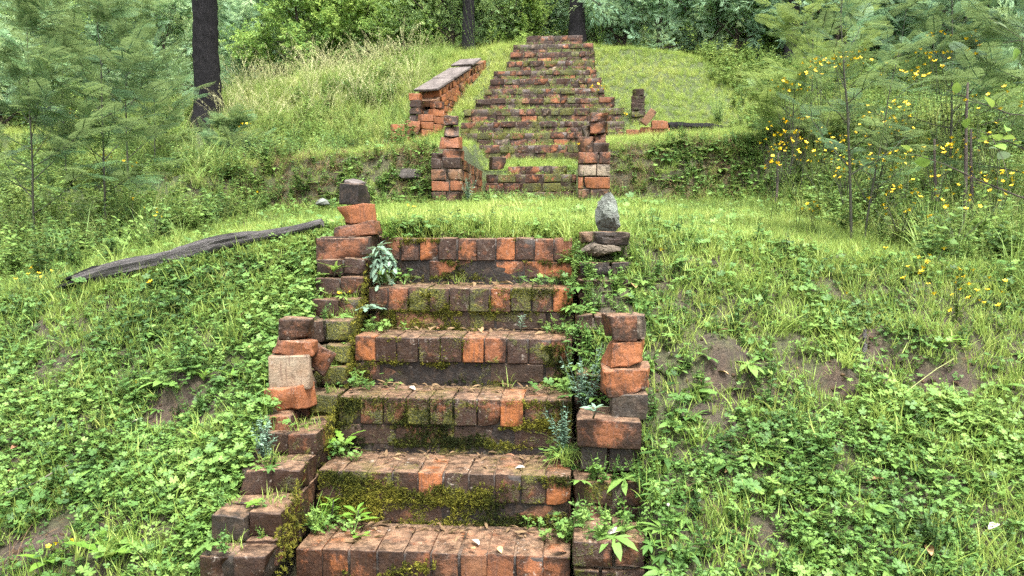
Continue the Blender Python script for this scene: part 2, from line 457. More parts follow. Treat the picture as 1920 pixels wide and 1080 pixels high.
M_MOSS = leaf_mat("moss_tips", [(0.012, 0.018, 0.005), (0.05, 0.058, 0.010), (0.13, 0.13, 0.018), (0.22, 0.20, 0.03)], 0.15, 0.9, 0.1)
M_DRY = leaf_mat("dry_grass", [(0.055, 0.035, 0.02), (0.15, 0.095, 0.05), (0.28, 0.19, 0.10)], 0.2, 0.8, 0.2)
M_WATTLE = leaf_mat("wattle_leaf", [(0.091, 0.211, 0.128), (0.254, 0.455, 0.273), (0.437, 0.655, 0.364), (0.6, 0.75, 0.346)], 0.4, inst=False)
M_SAPL = leaf_mat("sapling_frond", [(0.02, 0.07, 0.03), (0.07, 0.165, 0.065), (0.145, 0.265, 0.10), (0.23, 0.34, 0.11)], 0.35, inst=False)
M_WATTLE_Y = leaf_mat("young_wattle_leaf", [(0.07, 0.15, 0.05), (0.16, 0.27, 0.065), (0.28, 0.38, 0.08)], 0.4, inst=False)
M_GUM = leaf_mat("gum_leaf", [(0.094, 0.17, 0.085), (0.246, 0.377, 0.17), (0.434, 0.566, 0.264), (0.603, 0.697, 0.339)], 0.4, inst=False)
M_SHRUB = leaf_mat("shrub_leaf", [(0.098, 0.211, 0.049), (0.253, 0.439, 0.098), (0.439, 0.617, 0.139), (0.585, 0.747, 0.211)], 0.42, inst=False)
M_DARK = leaf_mat("dark_shrub_leaf", [(0.083, 0.163, 0.066), (0.209, 0.36, 0.129), (0.396, 0.569, 0.186), (0.582, 0.75, 0.256)], 0.38, inst=False)
M_SILVER = leaf_mat("silver_leaf", [(0.10, 0.19, 0.13), (0.19, 0.31, 0.21), (0.32, 0.44, 0.30)], 0.25, 0.6, 0.3, inst=False)
M_BRIGHT = leaf_mat("bright_leaf", [(0.06, 0.15, 0.02), (0.14, 0.28, 0.035), (0.26, 0.40, 0.06)], 0.35, inst=False)

# ------------------------------------------------------------------ the ground
def axis(pts):
    out = [pts[0][0]]
    for (a, b, d) in pts:
        n = max(1, int(round((b - a) / d)))
        out += list(np.linspace(a, b, n + 1)[1:])
    return np.array(out)
gx = axis([(-400, -60, 60), (-60, -20, 4), (-20, -8, 1.0), (-8, -3.5, .16), (-3.5, 3.2, .04), (3.2, 8, .2), (8, 20, 1.2), (20, 60, 5), (60, 400, 60)])
gy = axis([(-400, -40, 60), (-40, -4, 4), (-4, 1.6, .5), (1.6, 4.4, .03), (4.4, 7.8, .09), (7.8, 9.2, .045), (9.2, 15, .08), (15, 22, .5), (22, 60, 2.5), (60, 400, 40)])
GX, GY = np.meshgrid(gx, gy)
GZ = H(GX, GY)
V = np.stack([GX.ravel(), GY.ravel(), GZ.ravel()], 1)
nx, ny = len(gx), len(gy)
i = (np.arange(ny - 1)[:, None] * nx + np.arange(nx - 1)[None]).ravel()
F = np.stack([i, i + 1, i + 1 + nx, i + nx], 1)
me = mesh_np("ground", V, F, None, True)
bank = smooth(GY, 7.95, 8.15) * (1 - smooth(GY, 8.5, 8.75)) * smooth(GX, -4.6, -3.8) * (1 - smooth(GX, 1.8, 2.8))
bare = np.clip(soil_mask(GX, GY) + bank * 0.6, 0, 1)
ga = me.attributes.new("thatch", 'FLOAT', 'POINT'); ga.data.foreach_set("value", (smooth(GY, 4.1, 4.6) * (1 - bare) * (1 - smooth(GY, 17, 22))).ravel().astype(np.float32))
at_ = me.attributes.new("bare", 'FLOAT', 'POINT'); at_.data.foreach_set("value", bare.ravel().astype(np.float32))
ground = obj("ground", me, SOILM)
tag(ground, "sloping earth hillside under the grass, cut into terraces", "ground", kind="structure")

# ------------------------------------------------------------------ bricks
_bcache = {}
def brick_mesh(dx, dy, dz, var, r=0.0045, rough=0.0016, chips=1, seg=4):
    key = (round(dx, 3), round(dy, 3), round(dz, 3), var, r, rough, chips, seg)
    if key in _bcache: return _bcache[key]
    g = random.Random(hash((var, seg, chips, round(rough, 4))) & 0xffff)
    h = np.array([dx, dy, dz]) / 2
    r = min(r, h.min() * 0.45)
    verts = {}; V = []; F = []
    def ax(hh):
        inner = np.linspace(-(hh - r), hh - r, seg)
        return [-hh] + list(inner) + [hh]
    A = [ax(v) for v in h]; n = seg + 2
    def vid(i, j, k):
        if (i, j, k) not in verts:
            verts[(i, j, k)] = len(V); V.append((A[0][i], A[1][j], A[2][k]))
        return verts[(i, j, k)]
    for a in range(n - 1):
        for b in range(n - 1):
            F.append((vid(a, b, n - 1), vid(a + 1, b, n - 1), vid(a + 1, b + 1, n - 1), vid(a, b + 1, n - 1)))
            F.append((vid(a, b, 0), vid(a, b + 1, 0), vid(a + 1, b + 1, 0), vid(a + 1, b, 0)))
            F.append((vid(a, 0, b), vid(a + 1, 0, b), vid(a + 1, 0, b + 1), vid(a, 0, b + 1)))
            F.append((vid(a, n - 1, b), vid(a, n - 1, b + 1), vid(a + 1, n - 1, b + 1), vid(a + 1, n - 1, b)))
            F.append((vid(0, a, b), vid(0, a, b + 1), vid(0, a + 1, b + 1), vid(0, a + 1, b)))
            F.append((vid(n - 1, a, b), vid(n - 1, a + 1, b), vid(n - 1, a + 1, b + 1), vid(n - 1, a, b + 1)))
    P = np.array(V)
    edge_ = ((np.abs(P) >= (h - r) - 1e-6).sum(1) >= 2).astype(np.float32)
    q = np.clip(P, -(h - r), h - r); d = P - q
    L = np.linalg.norm(d, axis=1, keepdims=True); L[L == 0] = 1
    P = q + d / L * r
    rs = np.random.default_rng(g.randrange(1 << 30))
    md_ = min(dx, dy, dz)
    for _ in range(chips):                       # knocked corners and edges
        sg = [g.choice((-1, 1)) for _ in range(3)]
        if g.random() < .5: sg[g.randrange(3)] = g.uniform(-.8, .8)
        c = np.array(sg) * h
        rad = g.uniform(0.22, 0.45) * md_ * (1 + min(rough, .008) / .008)
        dd = np.linalg.norm(P - c, axis=1)
        w = np.clip(1 - dd / (rad * 1.5), 0, 1)[:, None]
        P = P - (c[None] / np.linalg.norm(c)) * w * rad * (0.3 if rough < .002 else 0.55)
    amp = min(rough, .012)
    for f in (1.0, 2.3, 4.7):                    # smooth unevenness of an old hand-made brick
        A_ = rs.normal(0, 1, (3, 3)) * f / md_ * 1.1; ph = rs.uniform(0, 6.28, 3)
        P = P + np.sin(P @ A_ + ph) * amp * .55 / f ** .5
    P = P + rs.normal(0, amp * .22, P.shape)
    me = mesh_np("brick", P, F, None, False)
    ea = me.attributes.new("edge", 'FLOAT', 'POINT'); ea.data.foreach_set("value", edge_)
    me.polygons.foreach_set("use_smooth", np.ones(len(F), bool))
    try: me.set_sharp_from_angle(angle=R(17))
    except Exception: pass
    me.materials.append(BRICK)
    _bcache[key] = me
    return me

TONES = [0.02, 0.08, 0.15, 0.22, 0.3, 0.4, 0.5, 0.6, 0.72, 0.95]
def brick(parent, c, dims, rot=(0, 0, 0), tone=None, moss=0.0, grime=0.3, name="brick", jit=0.004, rough=0.0016, chips=1, r=0.0045, nvar=6):
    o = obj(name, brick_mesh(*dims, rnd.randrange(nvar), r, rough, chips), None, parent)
    o.location = (c[0] + rnd.uniform(-jit, jit), c[1] + rnd.uniform(-jit, jit), c[2] + rnd.uniform(-jit, jit) * 0.6)
    j = jit * 5
    o.rotation_euler = (rot[0] + rnd.uniform(-j, j), rot[1] + rnd.uniform(-j, j), rot[2] + rnd.uniform(-j, j))
    o["tone"] = float(rnd.choice(TONES) if tone is None else tone)
    o["moss"] = float(moss); o["grime"] = float(grime)
    return o

def box_mesh(name, x0, x1, y0, y1, z0, z1, rough=0.0, n=6):
    xs = np.linspace(x0, x1, n + 1); ys = np.linspace(y0, y1, n + 1); zs = np.linspace(z0, z1, n + 1)
    verts = {}; V = []; F = []
    def vid(i, j, k):
        if (i, j, k) not in verts:
            verts[(i, j, k)] = len(V); V.append((xs[i], ys[j], zs[k]))
        return verts[(i, j, k)]
    for a in range(n):
        for b in range(n):
            F.append((vid(a, b, n), vid(a + 1, b, n), vid(a + 1, b + 1, n), vid(a, b + 1, n)))
            F.append((vid(a, b, 0), vid(a, b + 1, 0), vid(a + 1, b + 1, 0), vid(a + 1, b, 0)))
            F.append((vid(a, 0, b), vid(a + 1, 0, b), vid(a + 1, 0, b + 1), vid(a, 0, b + 1)))
            F.append((vid(a, n, b), vid(a, n, b + 1), vid(a + 1, n, b + 1), vid(a + 1, n, b)))
            F.append((vid(0, a, b), vid(0, a, b + 1), vid(0, a + 1, b + 1), vid(0, a + 1, b)))
            F.append((vid(n, a, b), vid(n, a + 1, b), vid(n, a + 1, b + 1), vid(n, a, b + 1)))
    P = np.array(V) + np.random.default_rng(len(V)).normal(0, rough, (len(V), 3))
    return mesh_np(name, P, F)

# ---- lower stairs: brick-on-edge nosing over a course of stretchers
XL, XR = -0.985, 0.0
low = empty("brick_stairs", (-0.49, 2.7, 0))
tag(low, "flight of six broad mossy brick steps rising in the foreground", "stairs")
def world_part(o, parent):
    o.parent = parent; o.matrix_parent_inverse = Matrix.Translation(-Vector(parent.location)); return o
NEARTONE = {0: [.1, .05, .12, .55, .45, .6, .7, .5, .15, .2],
            1: [.5, .4, .3, .5, .12, .6, .95, .3, .5, .05],
            2: [.6, .3, .4, .6, .3, .5, .25, .04, .6, .4],
            3: [.04, .45, .7, .6, .5, .06, .2, .5, .3, .25],
            4: [.3, .3, .6, .5, .4, .95, .15, .5, .3, .06],
            5: [.5, .55, .08, .28, .1, .4, .06, .5, .35, .45]}
MOSSN = [0.12, 0.52, 0.60, 0.46, 0.56, 0.10]
for k in range(6):
    y0 = 2.7 + k * TREAD; zt = STEPZ[k]
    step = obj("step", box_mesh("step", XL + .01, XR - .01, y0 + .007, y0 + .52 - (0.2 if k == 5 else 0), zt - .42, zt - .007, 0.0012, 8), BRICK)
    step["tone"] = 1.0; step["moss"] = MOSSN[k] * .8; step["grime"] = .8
    world_part(step, low)
    step_off = low
    nb = 10; pitch = (XR - XL) / nb
    for q in range(nb):
        cx = XL + (q + .5) * pitch
        bow = -0.008 * math.sin(PI * (q + .5) / nb) if k in (2, 3, 4) else 0.0
        dip = -0.006 * rnd.random()
        mo = max(0, MOSSN[k] + rnd.uniform(-.05, .05)); tn = NEARTONE[k][q] + rnd.uniform(-.03, .03)
        if tn > .14: tn = .42 + (tn - .45) * .45
        clean = tn < 0.14 and k != 0; part = tn < .37
        b = brick(None, (cx, y0 + .115 + bow, zt - .055 + dip), (pitch - .006, .23, .112), tone=tn, jit=.0022,
                  moss=(.15 if clean else mo), grime=(.27 if clean else rnd.uniform(.42, .5) if part else rnd.uniform(.55, .68) if k in (1, 2, 3, 4) else rnd.uniform(.3, .5)), chips=2)
        b.parent = step
    ns = 4; pl = (XR - XL) / ns; sh = rnd.choice((0, .5))
    edges = [XL] + [XL + (q + sh) * pl for q in range(0 if sh else 1, ns)] + [XR]
    for a_, b_ in zip(edges[:-1], edges[1:]):
        b = brick(None, ((a_ + b_) / 2, y0 + .060, zt - .118 - .042), (b_ - a_ - .008, .11, .084),
                  tone=(rnd.choice([.06, .1, .2, .3]) if k == 5 else rnd.choice([.5, .6, .45, .66])), moss=max(0, MOSSN[k] - .12 + rnd.uniform(-.12, .1)), grime=rnd.uniform(.3, .75) if k < 5 else .3, chips=2)
        b.parent = step

def new_wall(name, label, loc, cat="wall"):
    w = empty(name, loc); tag(w, label, cat); return w
def wbrick(w, c, dims, **kw):
    b = brick(None, c, dims, **kw); return world_part(b, w)

# ---- left stepped side wall of the lower stairs
lw = new_wall("side_wall", "stepped brick side wall climbing along the left edge of the near steps", (-1.17, 2.6, 0))
LWC = [(2.46, .045, .10), (2.60, .135, .095), (2.80, .225, .10), (3.00, .31, .09), (3.26, .40, .09), (3.42, .49, .085), (3.47, .585, .09),
       (3.52, .69, .10), (3.66, .775, .085), (3.74, .87, .09), (3.80, .955, .085), (3.86, 1.06, .10)]
for k, (yf, zt, hh) in enumerate(LWC):
    yend = 4.12 if k > 8 else yf + .62
    ml = [.1, .2, .4, .55, .72, .75, .7, .6, .45, .4, .35, .0][k]
    # stair-side wythe: stretchers along the flight
    y = yf + rnd.uniform(-.01, .02)
    first = True
    while y < yend:
        L = .23 if not first or k % 2 else .115
        wbrick(lw, (-1.055, y + L / 2, zt - hh / 2), (.11, L - .008, hh - .008), moss=ml + rnd.uniform(-.1, .15), grime=rnd.uniform(.45, .75), tone=rnd.choice([.35, .45, .5, .6, .4]), chips=3, jit=.005, rough=.0035)
        y += L; first = False
    y = yf + rnd.uniform(-.015, .03)
    while y < yend:
        wbrick(lw, (-1.178 + rnd.uniform(-.012, .012), y + .055, zt - hh / 2 - rnd.uniform(0, .014)), (.125, .102, hh - .008), moss=ml * .6, grime=rnd.uniform(.5, .85), tone=rnd.choice([.4, .5, .6, .95, .55]), chips=3, jit=.007, rough=.004)
        y += .115
    core = obj("mortar_bed", box_mesh("mortar_bed", -1.225, -1.015, yf + .03, yend, zt - hh - .01, zt - .016, .002, 3), BRICK)
    core["tone"] = .9; core["moss"] = ml; core["grime"] = .75
    world_part(core, lw)

# ---- right side wall: a short pier, rubble between, a stub at the top
rw = new_wall("side_wall", "crumbling brick side wall along the right edge of the near steps", (0.14, 2.9, 0))
def pier(w, x0, x1, y0, y1, courses, **kw):
    for (zt, hh, widths) in courses:
        x = x0; tot = sum(widths)
        for wd in widths:
            L = (x1 - x0) * wd / tot
            wbrick(w, (x + L / 2, (y0 + y1) / 2, zt - hh / 2), (L - .01, y1 - y0, hh - .009), **kw); x += L
    zt = max(c[0] for c in courses); zb = min(c[0] - c[1] for c in courses)
    world_part(obj("mortar_bed", box_mesh("mortar_bed", x0 + .02, x1 - .02, y0 + .026, y1 - .01, zb, zt - .024, .002, 3), MORTAR), w)
pier(rw, .01, .26, 3.0, 3.22, [(.385, .115, [1])], tone=.42, moss=.42, grime=.45, chips=3, rough=.004)
pier(rw, .03, .25, 3.03, 3.22, [(.27, .10, [.5, .5])], tone=.95, moss=.3, grime=.9, chips=2)
pier(rw, .0, .27, 2.94, 3.2, [(.165, .10, [.6, .4]), (.065, .1, [.45, .55]), (-.035, .1, [.6, .4])], tone=.45, moss=.45, grime=.5, chips=3, rough=.005)
pier(rw, .01, .25, 2.66, 2.88, [(.05, .1, [.55, .45]), (-.05, .1, [.4, .6]), (-.15, .1, [.55, .45]), (-.25, .1, [.4, .6])], tone=.5, moss=.5, grime=.6, chips=3, rough=.006)
pier(rw, .005, .20, 3.28, 3.46, [(.50, .1, [1]), (.40, .1, [.5, .5])], tone=.5, moss=.35, grime=.6, chips=3, rough=.005)
pier(rw, .005, .22, 3.55, 3.75, [(.72, .10, [.4, .6]), (.62, .1, [1]), (.52, .1, [1])], tone=.5, moss=.3, grime=.5, chips=3, rough=.005)
pier(rw, .012, .27, 3.80, 4.03, [(.86, .095, [.3, .7]), (.765, .1, [.6, .4])], tone=.35, moss=.3, grime=.6, chips=3, rough=.005)
pier(rw, .02, .27, 3.86, 4.08, [(.935, .07, [.8, .5])], tone=.97, moss=.1, grime=.8, chips=2, rough=.004)

# ---- cheek walls and pillars of the middle recess
pl_ = new_wall("brick_pillar", "squat brick pillar with a receding wall, left of the upper stairs", (-1.27, 8.1, 1.3), "pillar")
for q, (zt, hh) in enumerate([(1.755, .115), (1.64, .115), (1.525, .11), (1.415, .11), (1.305, .1)]):
    x = -1.43
    ws = ([.16, .15] if q % 2 else [.19, .12])
    if q == 0: ws = [.11, .2]
    for wd in ws:
        wbrick(pl_, (x + wd / 2, 8.11, zt - hh / 2), (wd - .012, .22, hh - .012), tone=[.55, .66, .3, .5, .5][q] + rnd.uniform(-.08, .08), moss=.1, grime=[.75, .3, .15, .4, .5][q], chips=2, rough=.003); x += wd
    y = 8.23
    while y < 9.9:
        L = rnd.choice((.23, .23, .12)); L = min(L, 9.95 - y + .05)
        wbrick(pl_, (-1.185, y + L / 2, zt - hh / 2 - .01 * (q == 0) * (y - 8)), (.11, L - .011, hh - .012), tone=rnd.choice([.2, .3, .45, .62]), moss=.15, grime=.35, chips=1); y += L
world_part(obj("mortar_bed", box_mesh("mortar_bed", -1.41, -1.15, 8.03, 9.95, 1.2, 1.72, .002, 6), MORTAR), pl_)
pr_ = new_wall("brick_pillar", "squat square brick pillar right of the upper stairs beside an earth hollow", (.2, 8.1, 1.3), "pillar")
for q, (zt, hh) in enumerate([(1.80, .12), (1.68, .12), (1.56, .125), (1.435, .1), (1.335, .1)]):
    x = .04
    ws = [[.2, .12], [.18, .14], [.06, .26], [.12, .2], [.2, .12]][q]
    for wd in ws:
        wbrick(pr_, (x + wd / 2, 8.11, zt - hh / 2), (wd - .011, .22, hh - .012), tone=[.3, .8, .2, .66, .6][q] + rnd.uniform(-.06, .06), moss=.05, grime=[.3, .35, .1, .45, .4][q], chips=1, rough=.003); x += wd
    y = 8.23
    while y < 9.9:
        wbrick(pr_, (.105, y + .11, zt - hh / 2), (.11, .219, hh - .012), tone=rnd.choice([.2, .3, .45, .62]), moss=.15, grime=.35); y += .23
world_part(obj("mortar_bed", box_mesh("mortar_bed", .06, .34, 8.03, 9.95, 1.2, 1.77, .002, 6), MORTAR), pr_)

# ---- upper stairs
up = empty("brick_stairs", (-.45, 10.0, 1.3))
tag(up, "long crumbling brick staircase narrowing up the hill in the background", "stairs")
for k, (y0, zt, xl, xr) in enumerate(ROWS):
    zb = ROWS[k - 1][1] if k else 1.3
    depth = .5 if k not in (2, 14) else .34
    top = k == len(ROWS) - 1
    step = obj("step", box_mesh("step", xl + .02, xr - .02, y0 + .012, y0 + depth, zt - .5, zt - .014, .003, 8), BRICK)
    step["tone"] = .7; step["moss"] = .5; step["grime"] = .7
    world_part(step, up)
    nc = max(1, int(round((zt - zb) / .1)))
    hh = (zt - zb) / nc if nc else .1
    for c in range(nc):
        z1 = zt - c * hh
        x = xl + (rnd.uniform(0, .05) if c == 0 else 0)
        while x < xr - .05:
            L = rnd.choice((.23, .23, .12, .12)) if c == 0 else rnd.choice((.24, .24, .13))
            L = min(L, xr - x)
            if xr - x - L < .06: L = xr - x
            gap = (rnd.random() < .02 and 3 < k)
            if not gap:
                dz = rnd.uniform(-.008, .004) if c == 0 else 0
                b = brick(None, (x + L / 2, y0 + .11 + rnd.uniform(-.012, .012), z1 - hh / 2 + dz), (round(L, 2) - .012, .22, round(hh, 2) - .01),
                          tone=rnd.choice([.12, .2, .28, .36, .45, .5, .3]) if rnd.random() < .92 else .8,
                          moss=rnd.choice([.0, .2, .45, .7, .8]) if k not in (0, 14) else .1, grime=rnd.uniform(.3, .68), chips=2, rough=.0025, jit=.004)
                b.parent = step
            x += L
    # the returns: bricks along both flanks, where the steps stand clear of the slope
    if k > 5:
        for s, xe in ((-1, xl), (1, xr)):
            y = y0 + .235
            while y < y0 + .5:
                b = brick(None, (xe - s * .055, y + .055, zt - hh / 2 - .006), (.11, .105, round(hh, 2) - .01), tone=rnd.choice([.3, .5, .6]), moss=.4, grime=.6, chips=2, rough=.004)
                b.parent = step
                y += .115

# ---- raked parapet left of the upper stairs, with its flared low end
pp = new_wall("parapet_wall", "raked brick parapet with grey coping slabs, left of the distant staircase", (-1.9, 12.2, 2.4))
A2 = Vector((-2.04, 11.98, 0)); B2 = Vector((-1.48, 13.95, 0))
u = (B2 - A2).normalized(); nl = Vector((-u.y, u.x, 0)); ang = math.atan2(u.y, u.x); WL = (B2 - A2).length
TH = .34
def rake(s): return 2.80 + .42 * s                # underside of the raked rows
z = 2.36; row = 0
while z < 3.9:
    s = -.10 * (row < 4) + (.0 if row % 2 else .06)
    while s < WL - .02:
        L = min(.22 if (row + int(s * 10)) % 3 else .12, WL - s)
        if z + .1 < rake(s + L) + .02 and L > .05:
            for side in (0, 1):
                c = A2 + u * (s + L / 2) + nl * (.055 if side == 0 else TH - .055)
                wbrick(pp, (c.x, c.y, z + .05), (round(L, 2) - .012, .11, .09), rot=(0, 0, ang), tone=rnd.choice([.1, .18, .25, .3, .45]), grime=rnd.uniform(.05, .4), moss=0, chips=1, rough=.003, jit=.003)
        s += L
    z += .1; row += 1
ra = math.atan(.42)
for rr_ in range(2):                               # two rows of brick set to the rake
    s = .02 + .08 * rr_
    while s < WL - .05 - .12 * rr_:
        c = A2 + u * (s + .06) + nl * (TH / 2)
        zz = rake(s + .06) + .055 + rr_ * .11
        b = brick(None, (c.x, c.y, zz), (.125 if rr_ else .17, TH, .1), tone=rnd.choice([.15, .25, .3, .4, .62]), grime=.25, moss=0, chips=1, rough=.003, jit=.003)
        b.rotation_euler = Matrix.Rotation(ang, 3, 'Z').to_4x4().to_euler()
        b.rotation_euler = (Matrix.Rotation(ang, 3, 'Z') @ Matrix.Rotation(-ra, 3, 'Y')).to_euler()
        world_part(b, pp); s += (.135 if rr_ else .18) * math.cos(ra)
for (s0, s1, lift) in ((-.02, .62, 0), (.62, 1.28, .004), (1.32, 1.72, .035)):
    m = brick_mesh((s1 - s0) / math.cos(ra) - .01, TH + .05, .036, 0, .006, .003, 3)
    m = m.copy(); m.materials.clear(); m.materials.append(SLABM)
    c = A2 + u * ((s0 + s1) / 2) + nl * (TH / 2 + .01)
    o = obj("coping_slab", m); o.location = (c.x, c.y, rake((s0 + s1) / 2) + .26 + lift)
    o.rotation_euler = (Matrix.Rotation(ang, 3, 'Z') @ Matrix.Rotation(-ra, 3, 'Y')).to_euler()
    world_part(o, pp)
V_ = []
prof_ = [(0.03, 2.3), (WL - .03, 2.3), (WL - .03, rake(WL) - .05), (.03, rake(0) - .05)]
for tt in (.02, TH - .02):
    for (s, z_) in prof_:
        c = A2 + u * s + nl * tt; V_.append((c.x, c.y, z_))
mc = bpy.data.meshes.new("mortar_bed")
mc.from_pydata(V_, [], [(0, 1, 2, 3), (7, 6, 5, 4), (0, 4, 5, 1), (1, 5, 6, 2), (2, 6, 7, 3), (3, 7, 4, 0)])
world_part(obj("mortar_bed", mc, MORTAR), pp)
# flared low end: stepped courses curving out to the left
flare = [(-2.02, 11.86), (-2.16, 11.72), (-2.34, 11.62), (-2.54, 11.55)]
for q in range(len(flare)):
    x, y = flare[q]
    nxt = flare[min(q + 1, len(flare) - 1)]; prv = flare[max(q - 1, 0)]
    a = math.atan2(prv[1] - nxt[1], prv[0] - nxt[0])
    topz = [2.86, 2.66, 2.56, 2.50][q]
    z = topz
    while z > 2.1:
        wbrick(pp, (x, y, z - .055), (.195, .12, .10), rot=(0, 0, a), tone=rnd.choice([.12, .2, .25, .3]), grime=rnd.uniform(.05, .35), moss=.05, chips=1, rough=.003, jit=.004); z -= .11
stub = new_wall("brick_stub", "small stub of stacked bricks beside the low end of the parapet", (-2.32, 11.85, 2.5), "brick stub")
for q, zt in enumerate((2.98, 2.88, 2.78, 2.68, 2.58)):
    wbrick(stub, (-2.34, 11.9, zt - .05), (.17, .17, .095), tone=[.1, .5, .6, .5, .4][q], grime=[.1, .6, .5, .5, .5][q], moss=.2, chips=3, rough=.006)
stub2 = new_wall("brick_stub", "weed-grown brick stub right of the distant staircase", (.95, 12.0, 2.6), "brick stub")
for q, zt in enumerate((3.02, 2.92, 2.82, 2.72, 2.62, 2.52)):
    wbrick(stub2, (.93, 12.0, zt - .05), (.2 if q else .15, .2, .095), tone=.5, grime=.7, moss=.6, chips=3, rough=.006)
frag = new_wall("brick_fragment", "broken reddish brick wall fragment beside the black log right of the stairs", (1.15, 11.0, 2.3), "brick fragment")
P1 = at(1215, 232, 11.0)
for q, (dx, dz, ry, L, hgt) in enumerate([(0, .085, -.9, .22, .10), (.16, -.02, 0, .22, .11), (.10, -.10, 0, .40, .10), (-.18, -.12, 0, .2, .09)]):
    wbrick(frag, (P1.x + dx, 11.0 + .02 * q, P1.z + dz), (L, .14, hgt), rot=(0, ry, 0), tone=[.62, .2, .25, .3][q], grime=.15, moss=0, chips=2, rough=.004)
slab = new_wall("sunken_step", "brick step sunk in the lawn in front of the pillars", (-.65, 7.2, 1.2), "step")
S0 = at(940, 391, 7.2)
for q in range(4):
    wbrick(slab, (S0.x - .25 + .13 + q * .135, 7.25 - .02 * (q % 2), S0.z - .02), (.13, .24, .1), tone=.5, grime=.75, moss=.2, chips=3, rough=.006)

# ---- loose bricks and stones: each can be lifted away
def loose(name, label, cat, pxr, pyr, y, depth, rot=(0, 0, 0), tone=.3, mat=None, rough=.006, chips=3, grime=.3, moss=0, group=None, seed=0, shrink=1.0, sit=None):
    """a loose brick filling the pixel box pxr x pyr when it stands at depth y"""
    a = at(pxr[0], pyr[0], y); b = at(pxr[1], pyr[1], y)
    w = abs(b.x - a.x) * shrink; h = abs(a.z - b.z)
    me = brick_mesh(w, depth, h, seed, .006, rough * .8, chips, 6)
    if mat is not None:
        me = me.copy(); me.materials.clear(); me.materials.append(mat)
    o = obj(name, me); o.location = ((a.x + b.x) / 2, y + depth / 2, (a.z + b.z) / 2); o.rotation_euler = rot
    o["tone"] = tone; o["grime"] = grime; o["moss"] = moss
    return tag(o, label, cat, group)
# cairn on the lower left wall
G1 = "bricks stacked on the lower left wall"
loose("loose_brick", "brown broken brick crowning the pile on the lower left wall", "brick", (518, 577), (599, 638), 3.22, .11, (0, .03, .15), .5, None, .005, 2, .45, 0, G1, 1)
loose("loose_brick", "thin slanting reddish brick second from top of the lower left pile", "brick", (510, 584), (638, 668), 3.20, .13, (0, .10, .1), .38, None, .006, 4, .2, 0, G1, 2)
loose("loose_brick", "large pale tan block in the middle of the lower left pile", "brick", (500, 577), (666, 733), 3.18, .14, (0, -.03, .1), .8, None, .003, 1, .2, 0, G1, 3)
loose("loose_brick", "smooth orange brick under the tan block in the lower left pile", "brick", (499, 568), (727, 776), 3.14, .15, (0, -.12, -.25), .22, None, .003, 2, .0, 0, G1, 4)
loose("loose_brick", "flat brown brick lying lowest before the lower left pile", "brick", (474, 546), (782, 820), 3.05, .12, (0, -.06, .2), .45, None, .006, 3, .35, .1, G1, 5)
loose("loose_brick", "small tilted broken brick wedged right of the lower left pile", "brick", (575, 614), (652, 702), 3.3, .1, (0, .5, .3), .45, None, .006, 3, .35, 0, G1, 6)
# cairn on the upper left wall
G2 = "bricks stacked on the upper left wall"
loose("loose_brick", "big flat-topped brown brick at the base of the upper left pile", "brick", (591, 690), (447, 490), 3.86, .24, (0, 0, .05), .42, None, .003, 2, .35, .05, G2, 7)
loose("loose_brick", "thin wedge of red brick beneath the tilted orange brick", "brick", (622, 702), (420, 446), 3.90, .15, (0, -.14, .0), .45, None, .005, 4, .3, .0, G2, 8)
loose("loose_brick", "tilted bright orange brick near the top of the upper left pile", "brick", (635, 692), (384, 420), 3.92, .13, (0, -.12, -.2), .16, None, .003, 3, .05, 0, G2, 9)
loose("loose_brick", "dark grey brick with a pale worn top crowning the upper left pile", "brick", (639, 681), (344, 383), 3.93, .12, (0, .04, -.35), .99, None, .004, 2, .6, 0, G2, 10)
loose("loose_stone", "small dark slate chip perched on the top left brick", "stone", (646, 676), (338, 348), 3.95, .08, (.15, .2, -.3), .9, SLABM, .004, 3, .2, 0, None, 11)
# cairn on the right pier
G3 = "bricks stacked on the right pier"
loose("loose_brick", "split brown brick on top of the right pier pile", "brick", (1137, 1190), (592, 643), 3.1, .12, (0, -.02, .25), .48, None, .003, 1, .3, 0, G3, 12)
loose("loose_brick", "narrow grey-brown half brick beside the split top brick on the right", "brick", (1186, 1212), (591, 637), 3.12, .11, (0, -.03, -.15), .8, None, .004, 2, .35, 0, G3, 13)
loose("loose_brick", "orange broken brick second from top of the right pier pile", "brick", (1133, 1225), (637, 690), 3.08, .13, (0, -.06, .2), .14, None, .010, 5, .15, 0, G3, 14)
loose("loose_brick", "wide rough orange-brown brick overhanging the right pier pile", "brick", (1131, 1239), (689, 744), 3.06, .15, (0, -.07, .15), .2, None, .011, 5, .3, 0, G3, 15)
loose("loose_brick", "pale grey stained brick at the foot of the right pier pile", "brick", (1147, 1215), (739, 790), 3.06, .13, (0, 0, .02), .88, None, .003, 1, .45, 0, G3, 16)
